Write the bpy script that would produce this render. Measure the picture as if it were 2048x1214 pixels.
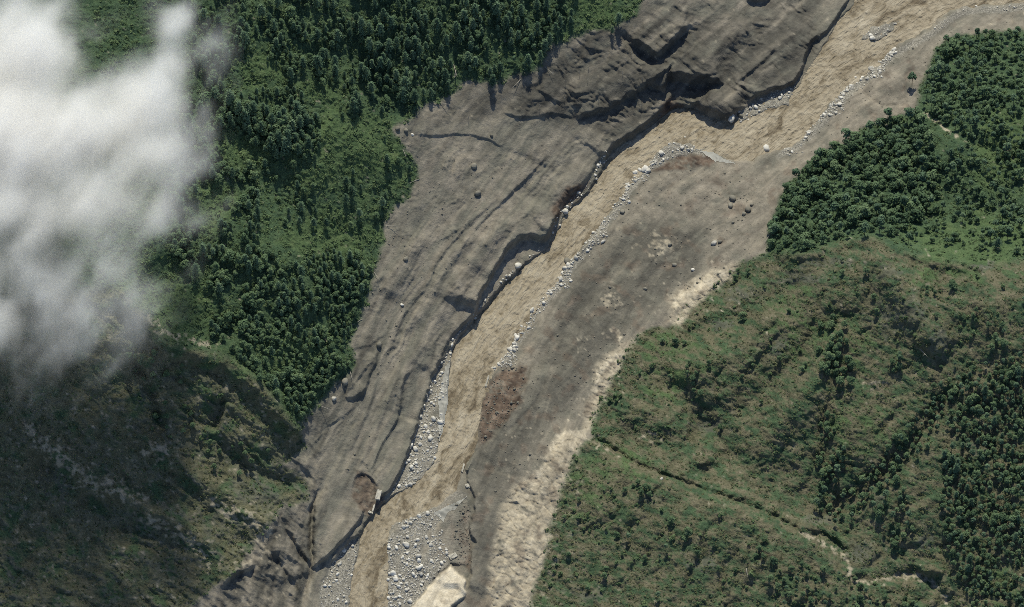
import bpy, bmesh, math, random
import numpy as np
R = math.radians
for o in list(bpy.data.objects):
    bpy.data.objects.remove(o, do_unlink=True)
S = bpy.context.scene
COL = S.collection

# ---------------------------------------------------------------- camera
TH = R(32.0)            # off-nadir angle of the view
DIST = 4200.0           # camera distance
MPP = 0.5               # metres per photograph pixel at the aim point
AIM = np.array([0.0, 0.0, 40.0])
cT, sT = math.cos(TH), math.sin(TH)
CAMP = AIM + DIST * np.array([0.0, -sT, cT])
cam = bpy.data.cameras.new('camera')
cam.sensor_width = 36.0
cam.lens = 36.0 * DIST / (2048 * MPP)
cam.clip_start = 10.0
cam.clip_end = 30000.0
camo = bpy.data.objects.new('camera', cam)
camo.location = CAMP
camo.rotation_euler = (TH, 0, 0)
COL.objects.link(camo)
S.camera = camo

# ---------------------------------------------------------------- sky, sun, exposure
SUN_EL, SUN_AZ = 52.0, 0.0      # sun stands beyond the valley, shadows fall towards the camera
w = bpy.data.worlds.new('World')
S.world = w
w.use_nodes = True
wn = w.node_tree.nodes
sky = wn.new('ShaderNodeTexSky')
sky.sky_type = 'NISHITA'
sky.sun_disc = False
sky.sun_elevation = R(SUN_EL)
sky.sun_rotation = R(SUN_AZ)
sky.altitude = 2500
sky.air_density = 1.0
sky.dust_density = 3.0
w.node_tree.links.new(sky.outputs[0], wn['Background'].inputs[0])
wn['Background'].inputs[1].default_value = 0.14
sun = bpy.data.lights.new('sun', 'SUN')
sun.energy = 4.6
sun.angle = R(0.53)
sun.color = (1.0, 0.955, 0.79)
suno = bpy.data.objects.new('sun', sun)
suno.rotation_euler = (-R(90 - SUN_EL), 0, R(SUN_AZ))
COL.objects.link(suno)
S.view_settings.view_transform = 'Standard'
S.view_settings.look = 'None'
S.view_settings.gamma = 1.0
S.view_settings.use_curve_mapping = False
S.view_settings.exposure = 0.1
S.cycles.max_bounces = 10
S.cycles.diffuse_bounces = 2
S.cycles.glossy_bounces = 1
S.cycles.volume_bounces = 8
S.cycles.volume_max_steps = 256
S.cycles.volume_step_rate = 1.0
S.cycles.filter_width = .9
S.cycles.use_denoising = False

# ---------------------------------------------------------------- numeric helpers
f32 = np.float32
_ang = np.random.RandomState(7).rand(1024).astype(f32) * 2 * np.pi
_GX, _GY = np.cos(_ang), np.sin(_ang)
_PERM = np.random.RandomState(11).permutation(1024).astype(np.int32)

def pn(x, y, seed=0):
    """gradient noise, about -0.7 .. 0.7"""
    x = np.asarray(x, f32); y = np.asarray(y, f32)
    xf, yf = np.floor(x), np.floor(y)
    xi, yi = xf.astype(np.int32), yf.astype(np.int32)
    fx, fy = x - xf, y - yf
    def g(dx, dy):
        h = _PERM[(_PERM[(xi + dx + seed * 57) & 1023] + yi + dy) & 1023]
        return _GX[h] * (fx - dx) + _GY[h] * (fy - dy)
    u = fx * fx * fx * (fx * (fx * 6 - 15) + 10)
    v = fy * fy * fy * (fy * (fy * 6 - 15) + 10)
    a = g(0, 0); b = g(1, 0); c = g(0, 1); d = g(1, 1)
    a = a + u * (b - a); c = c + u * (d - c)
    return a + v * (c - a)

def fbm(x, y, oc=3, seed=0, gain=0.5):
    t, a = 0, 1.0
    for k in range(oc):
        t = t + a * pn(x * 2 ** k, y * 2 ** k, seed + k)
        a *= gain
    return t

def ridged(x, y, oc=3, seed=0, gain=0.5):
    t, a = 0, 1.0
    for k in range(oc):
        t = t + a * (1 - 2.0 * np.abs(pn(x * 2 ** k, y * 2 ** k, seed + k)))
        a *= gain
    return t

def sm(e0, e1, x):
    t = np.clip((x - e0) / (e1 - e0), 0, 1)
    return t * t * (3 - 2 * t)

def spline(pts, n=5):
    p = np.array(pts, float)
    p = np.vstack([2 * p[0] - p[1], p, 2 * p[-1] - p[-2]])
    out = []
    for i in range(1, len(p) - 2):
        for k in range(n):
            t = k / n
            a, b, c, d = p[i - 1], p[i], p[i + 1], p[i + 2]
            out.append(0.5 * ((2 * b) + (c - a) * t + (2 * a - 5 * b + 4 * c - d) * t * t + (3 * b - a - 3 * c + d) * t ** 3))
    out.append(p[-2])
    return np.array(out)

def sdist(px, py, poly):
    """signed distance (+ on the left of the walking direction as seen in the picture) and arc length 0..L"""
    best = np.full(px.shape, 1e12, f32); sg = np.zeros(px.shape, f32); ar = np.zeros(px.shape, f32)
    L = 0.0
    for (ax, ay), (bx, by) in zip(poly[:-1], poly[1:]):
        dx, dy = bx - ax, by - ay
        l2 = dx * dx + dy * dy
        if l2 < 1e-9: continue
        t = np.clip(((px - ax) * dx + (py - ay) * dy) / l2, 0, 1)
        ex, ey = px - ax - t * dx, py - ay - t * dy
        d2 = ex * ex + ey * ey
        m = d2 < best
        best[m] = d2[m]
        sg[m] = -np.sign(dx * ey - dy * ex)[m]
        l = math.sqrt(l2)
        ar[m] = (L + t * l)[m]
        L += l
    return np.sqrt(best) * sg, ar, L

def inside(px, py, poly):
    r = np.zeros(np.shape(px), bool)
    n = len(poly)
    for i in range(n):
        (ax, ay), (bx, by) = poly[i], poly[(i + 1) % n]
        if ay == by: continue
        c = ((ay > py) != (by > py)) & (px < (bx - ax) * (py - ay) / (by - ay) + ax)
        r ^= c
    return r

# ---------------------------------------------------------------- the sampled sheet (photograph pixels)
def axis(lo, hi, step, ext):
    a = list(np.arange(lo, hi + .01, step))
    s, v = step, hi
    up = []
    while v < hi + ext:
        s *= 1.07; v += s; up.append(v)
    s, v = step, lo
    dn = []
    while v > lo - ext:
        s *= 1.07; v -= s; dn.append(v)
    return np.array(dn[::-1] + a + up, f32)
XS = axis(-40, 2088, 2.0, 900)
YS = axis(-60, 1270, 2.0, 700)
NX, NY = len(XS), len(YS)
PX, PY = np.meshgrid(XS, YS)

def coarse(fn, k=4):
    """evaluate a smooth field on every k-th sample and interpolate"""
    ix = np.unique(np.append(np.arange(0, NX, k), NX - 1)); iy = np.unique(np.append(np.arange(0, NY, k), NY - 1))
    cx, cy = np.meshgrid(XS[ix], YS[iy])
    res = fn(cx, cy)
    multi = isinstance(res, tuple)
    outs = []
    for g in (res if multi else (res,)):
        g = np.asarray(g)
        gx = np.array([np.interp(XS, XS[ix], row) for row in g])
        j = np.clip(np.searchsorted(YS[iy], YS, side='right') - 1, 0, len(iy) - 2)
        t = ((YS - YS[iy][j]) / (YS[iy][j + 1] - YS[iy][j]))[:, None]
        outs.append((gx[j] * (1 - t) + gx[j + 1] * t).astype(f32))
    return tuple(outs) if multi else outs[0]

# ---------------------------------------------------------------- base relief: control heights (x, y, metres)
CTRL = [
 # river
 (2300,-160,52),(2050,-60,46),(1780,0,38),(1620,150,32),(1480,265,28),(1340,245,26),(1250,320,24),(1150,440,20),(1080,560,16),(1000,660,12),(930,800,8),(850,970,4),(740,1100,1),(730,1214,-2),(720,1400,-6),
 # slide scars of the far side
 (1550,60,47),(1400,60,62),(1400,-100,80),(1440,180,38),(1300,60,76),(1200,150,62),(1080,150,84),(1250,240,38),(1000,250,70),(900,260,84),(1000,400,46),(1100,330,44),(880,420,62),(900,560,36),(800,560,54),(800,700,34),(850,680,24),(740,850,24),(700,950,18),(660,1080,11),(770,900,13),(660,850,36),
 # forested mountain flank
 (1150,20,98),(1000,50,112),(900,150,104),(700,100,144),(500,100,184),(300,100,216),(0,100,260),(-300,100,300),(800,240,106),(780,330,92),(600,300,136),(400,300,172),(200,350,206),(0,350,240),(760,480,70),(650,520,94),(600,550,106),(450,550,136),(300,560,160),(690,650,62),(700,760,44),(600,750,76),(500,-150,220),(1000,-150,160),(-300,-150,340),
 # lower spur
 (520,770,96),(430,712,118),(320,665,146),(240,590,170),(600,870,50),(560,830,76),(400,900,74),(480,860,82),(200,800,120),(200,900,102),(0,900,132),(300,1080,52),(0,1100,96),(520,1000,44),(560,1100,26),(610,1100,9),(600,1214,3),(480,1180,28),(300,1300,30),(0,1350,70),(-400,900,190),(-400,1300,120),
 # fan of the near side
 (1560,350,44),(1500,420,40),(1400,500,34),(1300,600,31),(1260,450,27),(1380,350,30),(1200,560,24),(1150,700,21),(1100,800,18),(1060,760,15),(1050,1000,12),(1000,1150,6),(960,1000,8),(940,1214,1),(1650,260,40),(1750,180,42),(1850,60,48),(1150,850,22),(1450,560,46),(1330,650,40),(1240,730,34),
 # wooded side valley
 (1600,430,62),(1700,400,74),(1900,300,92),(2048,200,100),(1800,260,64),(1900,120,62),(2048,60,62),(1850,440,82),(2048,430,98),(1700,470,84),(2300,300,130),(2300,0,80),
 # scrub hill
 (1740,492,112),(1650,520,98),(1560,545,76),(1850,530,118),(1950,540,128),(2060,560,138),(1700,650,96),(1500,680,66),(1900,700,110),(1400,760,54),(1300,840,38),(1600,850,70),(1800,850,82),(1500,900,48),(1400,960,36),(1550,1010,46),(1640,1055,40),(1250,905,27),(1760,1000,60),(1850,950,74),(2060,760,112),(2060,950,88),(1950,1100,58),(2060,1200,56),(1800,1130,42),(1700,1130,40),(1890,1190,38),
 # near spur
 (1165,885,34),(1240,935,44),(1320,972,50),(1420,1005,56),(1520,1040,60),(1600,1082,58),(1670,1140,46),(1450,1130,46),(1250,1080,36),(1130,1080,24),(1080,1180,12),(1300,1250,30),(1600,1230,44),(1750,1220,42),(1900,1300,30),(1200,1400,10),(1700,1400,25),(2300,1200,70),(2300,700,140),
]
def base_height(x, y):
    P = np.array(CTRL, float)
    p = P[:, :2] / 1000.0
    def phi(r2): return np.where(r2 > 1e-12, 0.5 * r2 * np.log(np.maximum(r2, 1e-12)), 0)
    n = len(P)
    d2 = ((p[:, None] - p[None]) ** 2).sum(-1)
    K = phi(d2) + np.eye(n) * 6e-4
    Q = np.hstack([np.ones((n, 1)), p])
    A = np.block([[K, Q], [Q.T, np.zeros((3, 3))]])
    sol = np.linalg.solve(A, np.concatenate([P[:, 2], np.zeros(3)]))
    qx, qy = x / 1000.0, y / 1000.0
    z = sol[n] + sol[n + 1] * qx + sol[n + 2] * qy
    for i in range(n):
        z = z + sol[i] * phi((qx - p[i, 0]) ** 2 + (qy - p[i, 1]) ** 2)
    return z
Z = coarse(base_height, 6)

# warped coordinates so that no border runs straight
w1 = coarse(lambda x, y: (fbm(x / 60, y / 60, 2, 1), fbm(x / 60, y / 60, 2, 21)), 4)
w2x, w2y = fbm(PX / 17, PY / 17, 2, 31), fbm(PX / 17, PY / 17, 2, 41)
WX = PX + 9 * w1[0] + 5 * w2x
WY = PY + 9 * w1[1] + 5 * w2y
JX, JY = PX + 3.5 * w2x, PY + 3.5 * w2y      # gentle warp for scarps

# ---------------------------------------------------------------- river
RIVER_L = [(2200,-260),(1850,-150),(1740,-50),(1700,10),(1662,68),(1640,102),(1612,150),(1590,175),(1545,196),(1500,228),(1460,243),(1430,238),(1400,224),(1372,214),(1340,222),(1305,248),(1262,278),(1222,306),(1202,345),(1172,388),(1135,424),(1108,470),(1086,502),(1040,536),(1000,576),(962,622),(932,660),(906,692),(899,740),(893,800),(885,860),(868,925),(830,967),(790,988),(760,1012),(738,1040),(724,1062),(714,1110),(700,1160),(694,1230),(680,1320),(660,1500)]
RIVER_R = [(2500,-160),(2200,-60),(2050,6),(1930,14),(1862,58),(1790,100),(1735,148),(1690,182),(1640,240),(1600,278),(1562,300),(1520,318),(1470,318),(1425,304),(1375,286),(1338,286),(1306,312),(1268,352),(1238,400),(1206,442),(1168,492),(1138,528),(1108,572),(1068,614),(1040,655),(1018,700),(984,740),(966,790),(958,840),(952,892),(934,932),(918,962),(908,990),(878,1010),(838,1028),(800,1046),(781,1080),(777,1120),(778,1214),(770,1320),(760,1500)]
RL, RR = spline(RIVER_L, 3), spline(RIVER_R, 3)
dL = coarse(lambda x, y: sdist(x, y, RL)[0], 2)     # + on the left bank as one walks down = right side in picture
dR = coarse(lambda x, y: sdist(x, y, RR)[0], 2)
# walking from top right to bottom left, the walker's left hand is the picture's lower right
inR = np.minimum(dL, -dR)                            # > 0 inside the channel (pixels)
RIVN = inR + 4.5 * w2x + 7.0 * w1[0] * sm(1250, 1500, PX) + 3.0 * w1[0]                 # ragged shore
def river_level(x, y):
    P = np.array(CTRL[:15], float)
    cl = spline(P[:, :2], 6)
    zz = spline(np.c_[P[:, 2], P[:, 2]], 6)[:, 0]
    _, ar, L = sdist(x, y, cl)
    seg = np.concatenate([[0], np.cumsum(np.hypot(*np.diff(cl, axis=0).T))])
    return np.interp(ar, seg, zz)
RZ = coarse(river_level, 6)

GUIDE = spline([(2250,-420),(1850,-190),(1560,20),(1380,170),(1180,340),(1040,520),(930,680),(850,850),(770,1000),(710,1120),(670,1300),(640,1600)], 5)
GT, GS = coarse(lambda x, y: sdist(x, y, GUIDE)[:2], 4)

# ---------------------------------------------------------------- regions
VEG_L = [(-1000,-800),(1330,-800),(1292,-60),(1286,0),(1272,30),(1240,46),(1180,64),(1150,70),(1100,92),(1085,130),(1050,146),(1000,164),(930,162),(905,190),(850,212),(820,240),(785,254),(800,286),(830,320),(836,350),(822,390),(790,408),(772,440),(766,480),(752,530),(738,570),(735,610),(712,650),(704,690),(712,730),(684,760),(640,800),(612,832),(596,866),(606,900),(560,930),(610,960),(618,1000),(560,1010),(525,1060),(500,1100),(470,1140),(400,1190),(360,1230),(300,2000),(-1000,2000)]
VEG_R = [(2048,-900),(3200,-900),(3200,2200),(1040,2200),(1058,1214),(1072,1170),(1090,1100),(1108,1030),(1128,970),(1140,920),(1165,885),(1190,868),(1182,840),(1204,790),(1242,722),(1282,668),(1340,652),(1382,604),(1440,568),(1475,530),(1535,500),(1538,460),(1548,420),(1572,378),(1602,340),(1650,300),(1700,284),(1740,250),(1790,232),(1835,222),(1845,165),(1862,120),(1890,78),(1960,66),(2048,58),(2300,20)]
PALE = [
 [(1475,528),(1420,540),(1375,570),(1338,596),(1336,640),(1360,652),(1390,608),(1445,572)],
 [(1282,668),(1246,690),(1208,712),(1188,742),(1190,780),(1168,826),(1164,864),(1184,850),(1206,792),(1244,724)],
 [(1164,868),(1130,862),(1100,890),(1080,940),(1032,972),(1004,1010),(990,1080),(978,1140),(968,1214),(950,1500),(1030,1500),(1058,1214),(1072,1170),(1090,1100),(1108,1030),(1128,970),(1140,920),(1165,885)],
]
CREAM = [(900,1132),(932,1160),(930,1190),(902,1216),(880,1300),(800,1300),(822,1214),(868,1162)]
RED = [
 [(1002,738),(1052,730),(1044,800),(1002,852),(958,892),(962,800)],
 [(712,946),(738,948),(758,975),(764,1012),(742,1036),(722,1020),(702,994)],
 [(1335,200),(1362,206),(1372,222),(1340,230),(1318,238)],
 [(925,990),(942,1060),(940,1140),(915,1130),(920,1050)],
 [(1180,360),(1150,400),(1108,440),(1096,420),(1140,372)],
 [(1340,304),(1440,312),(1420,330),(1300,340)],
]
BAR_A = [(905,690),(876,735),(852,790),(836,850),(804,938),(783,986),(830,967),(868,925),(882,860),(892,800),(898,735)]
BAR_B = [(780,1048),(840,1026),(880,1008),(905,985),(930,985),(938,1020),(940,1080),(936,1130),(900,1130),(866,1162),(822,1214),(800,1300),(772,1300),(776,1180),(774,1090)]
BAR_C = [(660,1130),(700,1080),(718,1075),(708,1140),(694,1230),(690,1300),(640,1300),(640,1180)]
BAR_D = [(1286,345),(1312,306),(1340,284),(1378,288),(1400,300),(1350,312),(1310,335)]
BAR_E = [(1720,80),(1742,52),(1800,40),(1790,62),(1752,84)]
BAR_F = [(1590,172),(1578,212),(1540,218),(1480,244),(1462,232),(1500,212),(1545,184)]
BARS = [BAR_A, BAR_B, BAR_C, BAR_D, BAR_E, BAR_F]
SCRUB = [(1475,530),(1540,508),(1600,512),(1680,482),(1740,474),(1800,500),(1880,522),(1960,530),(2060,524),(2600,560),(2600,2200),(1040,2200),(1058,1214),(1090,1100),(1128,970),(1165,885),(1190,868),(1204,790),(1282,668),(1382,604)]
SPUR = [(236,580),(300,640),(340,690),(430,706),(500,748),(556,800),(600,866),(640,900),(640,960),(620,1010),(625,1130),(600,1230),(560,1300),(-400,1300),(-400,640)]

def region(poly, soft=5, x=None, y=None):
    x = WX if x is None else x; y = WY if y is None else y
    p = np.array(poly, float)
    m = np.zeros(PX.shape, f32)
    bx0, by0 = p.min(0) - 40; bx1, by1 = p.max(0) + 40
    i0, i1 = np.searchsorted(XS, [bx0, bx1]); j0, j1 = np.searchsorted(YS, [by0, by1])
    if i1 <= i0 or j1 <= j0: return m
    sl = (slice(j0, j1), slice(i0, i1))
    ins = inside(x[sl], y[sl], poly)
    d = np.abs(sdist(x[sl], y[sl], list(map(tuple, p)) + [tuple(p[0])])[0])
    m[sl] = sm(-soft, soft, np.where(ins, d, -d))
    return m
mVL, mVR = region(VEG_L, 7), region(VEG_R, 7)
mVEG = np.maximum(mVL, mVR)
mSCR = region(SCRUB, 10)
mSPUR = region(SPUR, 14)
mPALE = np.clip(sum(region(p, 9) for p in PALE), 0, 1)
mCREAM = region(CREAM, 3, JX, JY)
mRED = np.clip(sum(region(p, 6) if k != 1 else region(p, 6) * .8 for k, p in enumerate(RED)), 0, 1)
mBAR = np.clip(sum(region(p, 4, .5 * (WX + JX), .5 * (WY + JY)) for p in BARS), 0, 1)
river = sm(-1.0, 3.0, RIVN) * (1 - mBAR)
mud = (1 - mVEG)

# ---------------------------------------------------------------- scarps, gullies and ridges
def local(poly, pad):
    p = np.array(poly)
    i0, i1 = np.searchsorted(XS, [p[:, 0].min() - pad, p[:, 0].max() + pad])
    j0, j1 = np.searchsorted(YS, [p[:, 1].min() - pad, p[:, 1].max() + pad])
    return slice(j0, j1), slice(i0, i1)
def taper(ar, L, a=0.12):
    return sm(0, a * L, ar) * sm(0, a * L, L - ar)
def scarp(pts, H, face=4, back=60, tp=0.12, low=0.0, jit=1.0):
    """a step: high ground on the walker's left, falling back to the old level over `back` pixels"""
    poly = spline(pts, 4)
    sl = local(poly, 3.2 * back)
    d, ar, L = sdist(PX[sl] + jit * (JX[sl] - PX[sl]), PY[sl] + jit * (JY[sl] - PY[sl]), poly)
    hv = 1 + .35 * pn(ar / 26, ar * 0, 400 + int(abs(pts[0][0])))
    k = H * hv * sm(-face * .5, face * .5, d) * np.exp(-(np.maximum(d, 0) / back) ** 1.5) * taper(ar, L, tp)
    if low:
        k = k - low * (1 - sm(-face * .5, face * .5, d)) * np.exp(-(np.maximum(-d, 0) / (back * .5)) ** 1.5) * taper(ar, L, tp)
    Z[sl] += k.astype(f32)
def trough(pts, D, wd=8, tp=0.15):
    poly = spline(pts, 4)
    sl = local(poly, 3.5 * wd + 8)
    d, ar, L = sdist(JX[sl], JY[sl], poly)
    Z[sl] -= (D * np.exp(-(d / wd) ** 2) * taper(ar, L, tp)).astype(f32)
def ridge(pts, Hh, wd=20, tp=0.15):
    trough(pts, -Hh, wd, tp)

# left bank cliff of the river: walk upstream so the plateau lies on the left hand
scarp([(868,752),(884,712),(905,672),(945,632),(960,592)], 3.5, 4, 50, .1)
scarp([(900,680),(930,645),(950,632),(962,592),(975,565)], 2.5, 4, 50, .25)
scarp([(950,625),(962,590),(985,552),(1018,500),(1050,478),(1090,482),(1106,452),(1122,415)], 11, 5, 70, .1)
scarp([(1085,485),(1108,450),(1128,402),(1172,362),(1202,312),(1222,300)], 4, 9, 50, .12)
scarp([(1205,322),(1225,296),(1262,272),(1306,238),(1338,204),(1346,180)], 6.5, 5, 55, .1)
scarp([(1148,240),(1172,232),(1210,224),(1244,203),(1290,176),(1325,148),(1350,120)], 7, 4, 60, .1)        # ledge with deep shadow
scarp([(1330,190),(1336,164),(1352,162),(1395,168),(1432,170),(1452,166)], 14, 4, 40, .12, 3)               # hollow
scarp([(1380,196),(1384,208),(1402,222),(1434,236),(1462,238),(1486,216)], 9, 4, 45, .12)
ridge([(1410,190),(1450,200),(1490,195)], 9, 26)
scarp([(1494,212),(1516,192),(1556,182),(1582,172),(1604,140),(1618,95),(1640,64)], 8, 4, 50, .1)
scarp([(1630,85),(1655,60),(1690,10),(1720,-40)], 5, 4, 40, .15)
scarp([(1252,84),(1272,96),(1300,108),(1322,112),(1342,92),(1366,70),(1382,40)], 8, 4, 40, .15, 4)         # V hollow
trough([(1238,60),(1262,86),(1300,122),(1330,130),(1342,150)], 5, 7)
scarp([(1490,0),(1515,5),(1545,-2)], 7, 4, 30, .2)
scarp([(820,268),(880,272),(930,268),(980,282),(1024,304)], 1.5, 5, 30, .2)
trough([(1010,300),(1080,330),(1120,350)], 1.2, 6)
scarp([(1000,226),(1060,236),(1110,226),(1150,238)], 2.0, 4, 40, .15)
scarp([(1070,175),(1120,205),(1150,185)], 2.2, 5, 40, .2)
scarp([(1200,130),(1216,140),(1260,120)], 2.0, 4, 40, .2)
scarp([(1352,108),(1400,150),(1450,140)], 2.5, 5, 40, .2)
scarp([(1470,170),(1540,110),(1555,80)], 2.5, 4, 40, .2)
scarp([(1360,60),(1372,40),(1376,10)], 2.5, 4, 30, .2)
# long flow levees on the scar
for pts, d_ in [([(770,735),(785,690),(810,630),(850,580),(880,520),(920,470),(985,410)], 3.2),
                ([(860,492),(900,470),(960,430),(1010,380)], 2.0), ([(900,540),(950,460),(1010,400),(1080,330)], 2.4),
                ([(1000,412),(1060,350),(1110,300)], 2.2), ([(825,720),(850,660),(880,610),(930,560)], 1.6),
                ([(690,920),(720,860),(745,800),(760,730)], 2.2), ([(725,935),(745,890),(770,820),(800,740)], 1.8),
                ([(690,700),(740,690),(785,655)], 1.6), ([(690,792),(730,740),(762,700)], 2.6), ([(640,862),(690,832),(722,800)], 1.8),
                ([(870,700),(920,600),(1000,480),(1090,400)], 1.4), ([(800,700),(850,600),(930,500)], 1.2)]:
    scarp(pts, d_ * .68, 4, 20, .25)
for pts, d_, w_ in [([(960,460),(900,520),(860,600),(820,660)], 4, 14), ([(1040,400),(960,500),(900,590),(850,680),(800,760),(760,860)], 5, 18),
                    ([(850,460),(800,540),(770,600)], 4, 22), ([(1180,330),(1120,380),(1060,440)], 4, 18),
                    ([(1500,40),(1440,90),(1400,140)], 6, 26), ([(1600,40),(1560,100),(1500,160)], 5, 24),
                    ([(1130,190),(1200,170),(1280,140)], 5, 30)]:
    ridge(pts, d_, w_)
scarp([(722,802),(735,765),(750,730),(756,700)], 3.6, 4, 24, .25)
scarp([(690,800),(720,790),(735,772)], 3, 4, 30, .2)
# remnants of the old road bench
scarp([(752,996),(778,984),(806,934),(822,890),(838,842)], 6.5, 3, 40, .05, 0, .3)
scarp([(742,945),(764,890),(796,836),(808,760),(826,742)], 3.2, 3, 26, .08, 0, .3)
scarp([(836,848),(848,800),(866,760)], 2.2, 4, 26, .2)
scarp([(622,1140),(652,1118),(700,1066),(722,1036),(730,1012)], 6.5, 3, 40, .06, 0, .5)
scarp([(664,1138),(694,1108),(716,1070),(724,1050)], 3.5, 4, 20, .15)
scarp([(702,992),(713,952),(735,950),(752,968),(764,982)], 2.0, 3, 18, .25, .3, .3)
trough([(640,930),(650,965),(628,1010),(623,1060),(623,1130),(608,1185),(596,1240)], 6, 6, .3)      # ravine at the foot of the spur
scarp([(648,960),(630,1010),(627,1070),(624,1136)], 4.5, 4, 24, .3)
# near bank
scarp([(958,900),(940,918),(934,950),(944,985),(950,1020),(938,1060),(952,1085),(940,1110),(944,1150),(932,1180)], 5, 3, 60, .08, 0, 1.6)
scarp([(916,948),(926,940),(938,944)], 3, 3, 12, .15)
scarp([(1064,724),(1056,760),(1030,810),(1000,858),(955,908)], 3, 4, 60, .1)
scarp([(1040,655),(1012,700),(988,738),(968,790),(960,850)][::-1], -1.0, 5, 30, .2)
scarp([(1156,500),(1136,526),(1122,530)], 3, 4, 20, .2)
ridge([(1140,516),(1165,495),(1205,470),(1240,450)], 4, 10)
ridge([(1015,740),(1005,790),(985,840),(965,880)], 3, 16)
scarp([(1714,168),(1735,196),(1768,214),(1800,212),(1838,200)][::-1], 5, 5, 50, .15)
trough([(1712,170),(1735,198),(1770,216),(1830,205)], 2, 6)
ridge([(1730,170),(1780,160),(1830,170)], 4, 22)
for pts in ([(1280,420),(1180,540),(1060,700)], [(1400,420),(1300,520),(1210,640),(1130,780)], [(1480,520),(1330,620),(1240,680)], [(1220,560),(1150,700),(1100,840)]):
    ridge(pts, 2.2, 22)
    trough([(x + 26, y + 20) for x, y in pts], 1.4, 14)
trough([(1410,330),(1330,380),(1290,420)], 1.6, 6)
trough([(1090,745),(1075,800),(1010,870)], 1.4, 4)
# ravine behind the near spur, crest of the spur and the scrub hill
trough([(1172,866),(1215,892),(1262,922),(1320,948),(1400,978),(1500,1012),(1560,1040),(1605,1062),(1650,1072),(1700,1110)], 6.5, 7, .04)
ridge([(1130,868),(1185,892),(1250,936),(1320,966),(1420,1002),(1520,1034),(1600,1078),(1670,1130),(1705,1170)], 4, 20, .06)
trough([(1600,1066),(1650,1088),(1690,1120),(1712,1162),(1800,1152),(1850,1152),(1884,1192),(1920,1260)], 4, 12)
trough([(1640,1060),(1680,1010),(1760,950),(1850,860),(1900,760)], 8, 22)
trough([(1672,1040),(1655,960),(1650,850),(1670,760),(1690,680)], 6, 22)
scarp([(1590,1058),(1620,1068),(1640,1060)], 7, 9, 24, .2)
scarp([(1826,1128),(1850,1150),(1880,1150),(1890,1128)], 9, 12, 26, .2)
ridge([(1540,512),(1620,505),(1690,486),(1745,478),(1800,498),(1880,524),(1960,532)], 7, 14, .06)
ridge([(1745,485),(1790,560),(1840,640),(1900,720)], 11, 34)
ridge([(1560,600),(1500,690),(1420,720),(1330,760)], 9, 30)
ridge([(1700,640),(1640,760),(1560,860),(1480,930)], 9, 36)
ridge([(1960,540),(2000,700),(1980,820)], 6, 45)
trough([(1700,600),(1620,690),(1520,790),(1400,860),(1330,930)], 8, 28)
trough([(1620,540),(1540,600),(1440,650),(1340,690)], 6, 22)
ridge([(1220,800),(1330,850),(1430,940)], 5, 30)
trough([(1300,740),(1400,830),(1480,950)], 5, 24)
# the lower spur of the far mountain
ridge([(230,570),(290,640),(335,692),(430,716),(505,762),(560,820),(602,880)], 11, 18, .05)
scarp([(330,880),(320,820),(300,760),(262,700)], -9, 14, 60, .2)
scarp([(430,870),(445,830),(452,790)], -9, 12, 40, .2)
trough([(420,860),(470,920),(560,960),(640,960)], 5, 18)
ridge([(250,880),(330,910),(430,980),(520,1040),(580,1060)], 9, 22)
ridge([(60,840),(140,930),(260,1000),(380,1060),(450,1130)], 8, 18)
trough([(40,900),(160,1000),(300,1080),(400,1150)], 7, 26)
scarp([(440,1180),(470,1150),(500,1140),(510,1120)], 8, 10, 40, .2)
ridge([(540,1080),(580,1110),(600,1160)], 5, 24)
trough([(560,1040),(600,1110),(615,1140)], 4, 6)
trough([(540,1100),(580,1160),(600,1190)], 3, 6)
# forest flank undulation
for pts, h_, w_ in [([(640,240),(720,300),(800,350)], 6, 45), ([(440,200),(560,260),(660,380)], 5, 40), ([(420,420),(520,520),(640,640)], 7, 50),
                    ([(480,330),(600,430),(700,500)], -5, 40), ([(300,520),(400,620),(470,690)], -8, 50), ([(560,660),(640,700),(700,740)], 5, 35),
                    ([(640,60),(760,170),(830,230)], -6, 35), ([(1560,500),(1700,440),(1840,380)], 5, 50), ([(1840,225),(1900,250),(1960,290),(2060,320)], -5, 14)]:
    ridge(pts, h_, w_)

# ---------------------------------------------------------------- broken relief
lump2 = fbm(PX / 90, PY / 90, 3, 76)
GTw = GT + 26 * lump2 + 10 * w1[0]
str_l = ridged(GS / 230, GTw / 46, 2, 50)
str_f = fbm(GS / 60, GTw / 9, 3, 60)
on = sm(-.1, .35, fbm(PX / 70, PY / 60, 2, 66))
lump = fbm(PX / 26, PY / 26, 4, 70, .55)
fine = fbm(PX / 6, PY / 6, 2, 80, .6)
sideL = sm(-10, 40, -dL)          # far side of the river
sideR = sm(-10, 40, dR)
barz = mud * (1 - mBAR) * (1 - river)
str_s = ridged(GS / 420, (GT + 14 * w1[0] + 10 * lump2) / 13, 2, 58)
lowscar = sm(190, 330, PY)
Z += (barz * sideL * (.9 * (str_l - .6) + .95 * (str_s - .6) * (.35 + on) * lowscar + .6 * str_f * (.3 + on) + .9 * lump * (.4 + on) + 1.0 * lump2)).astype(f32)
Z += (barz * sideR * (.45 * str_f * on + .7 * lump + 1.6 * lump2)).astype(f32)
Z += (.42 * fine * mud * (.4 + on)).astype(f32)
clod = np.maximum(pn(PX / 5.2, PY / 5.2, 84) - .28, 0) + np.maximum(pn(PX / 9.5, PY / 9.5, 85) - .34, 0) * 2.2
Z += (2.0 * clod * mud * (1 - river) * (1 - mBAR) * sm(-.2, .3, fbm(PX / 60, PY / 60, 2, 86))).astype(f32)
mRK = np.clip(region([(1150,70),(1290,0),(1640,0),(1640,90),(1590,170),(1460,240),(1340,220),(1230,290),(1130,250),(1000,200),(1050,150)], 25), 0, 1)
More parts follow.
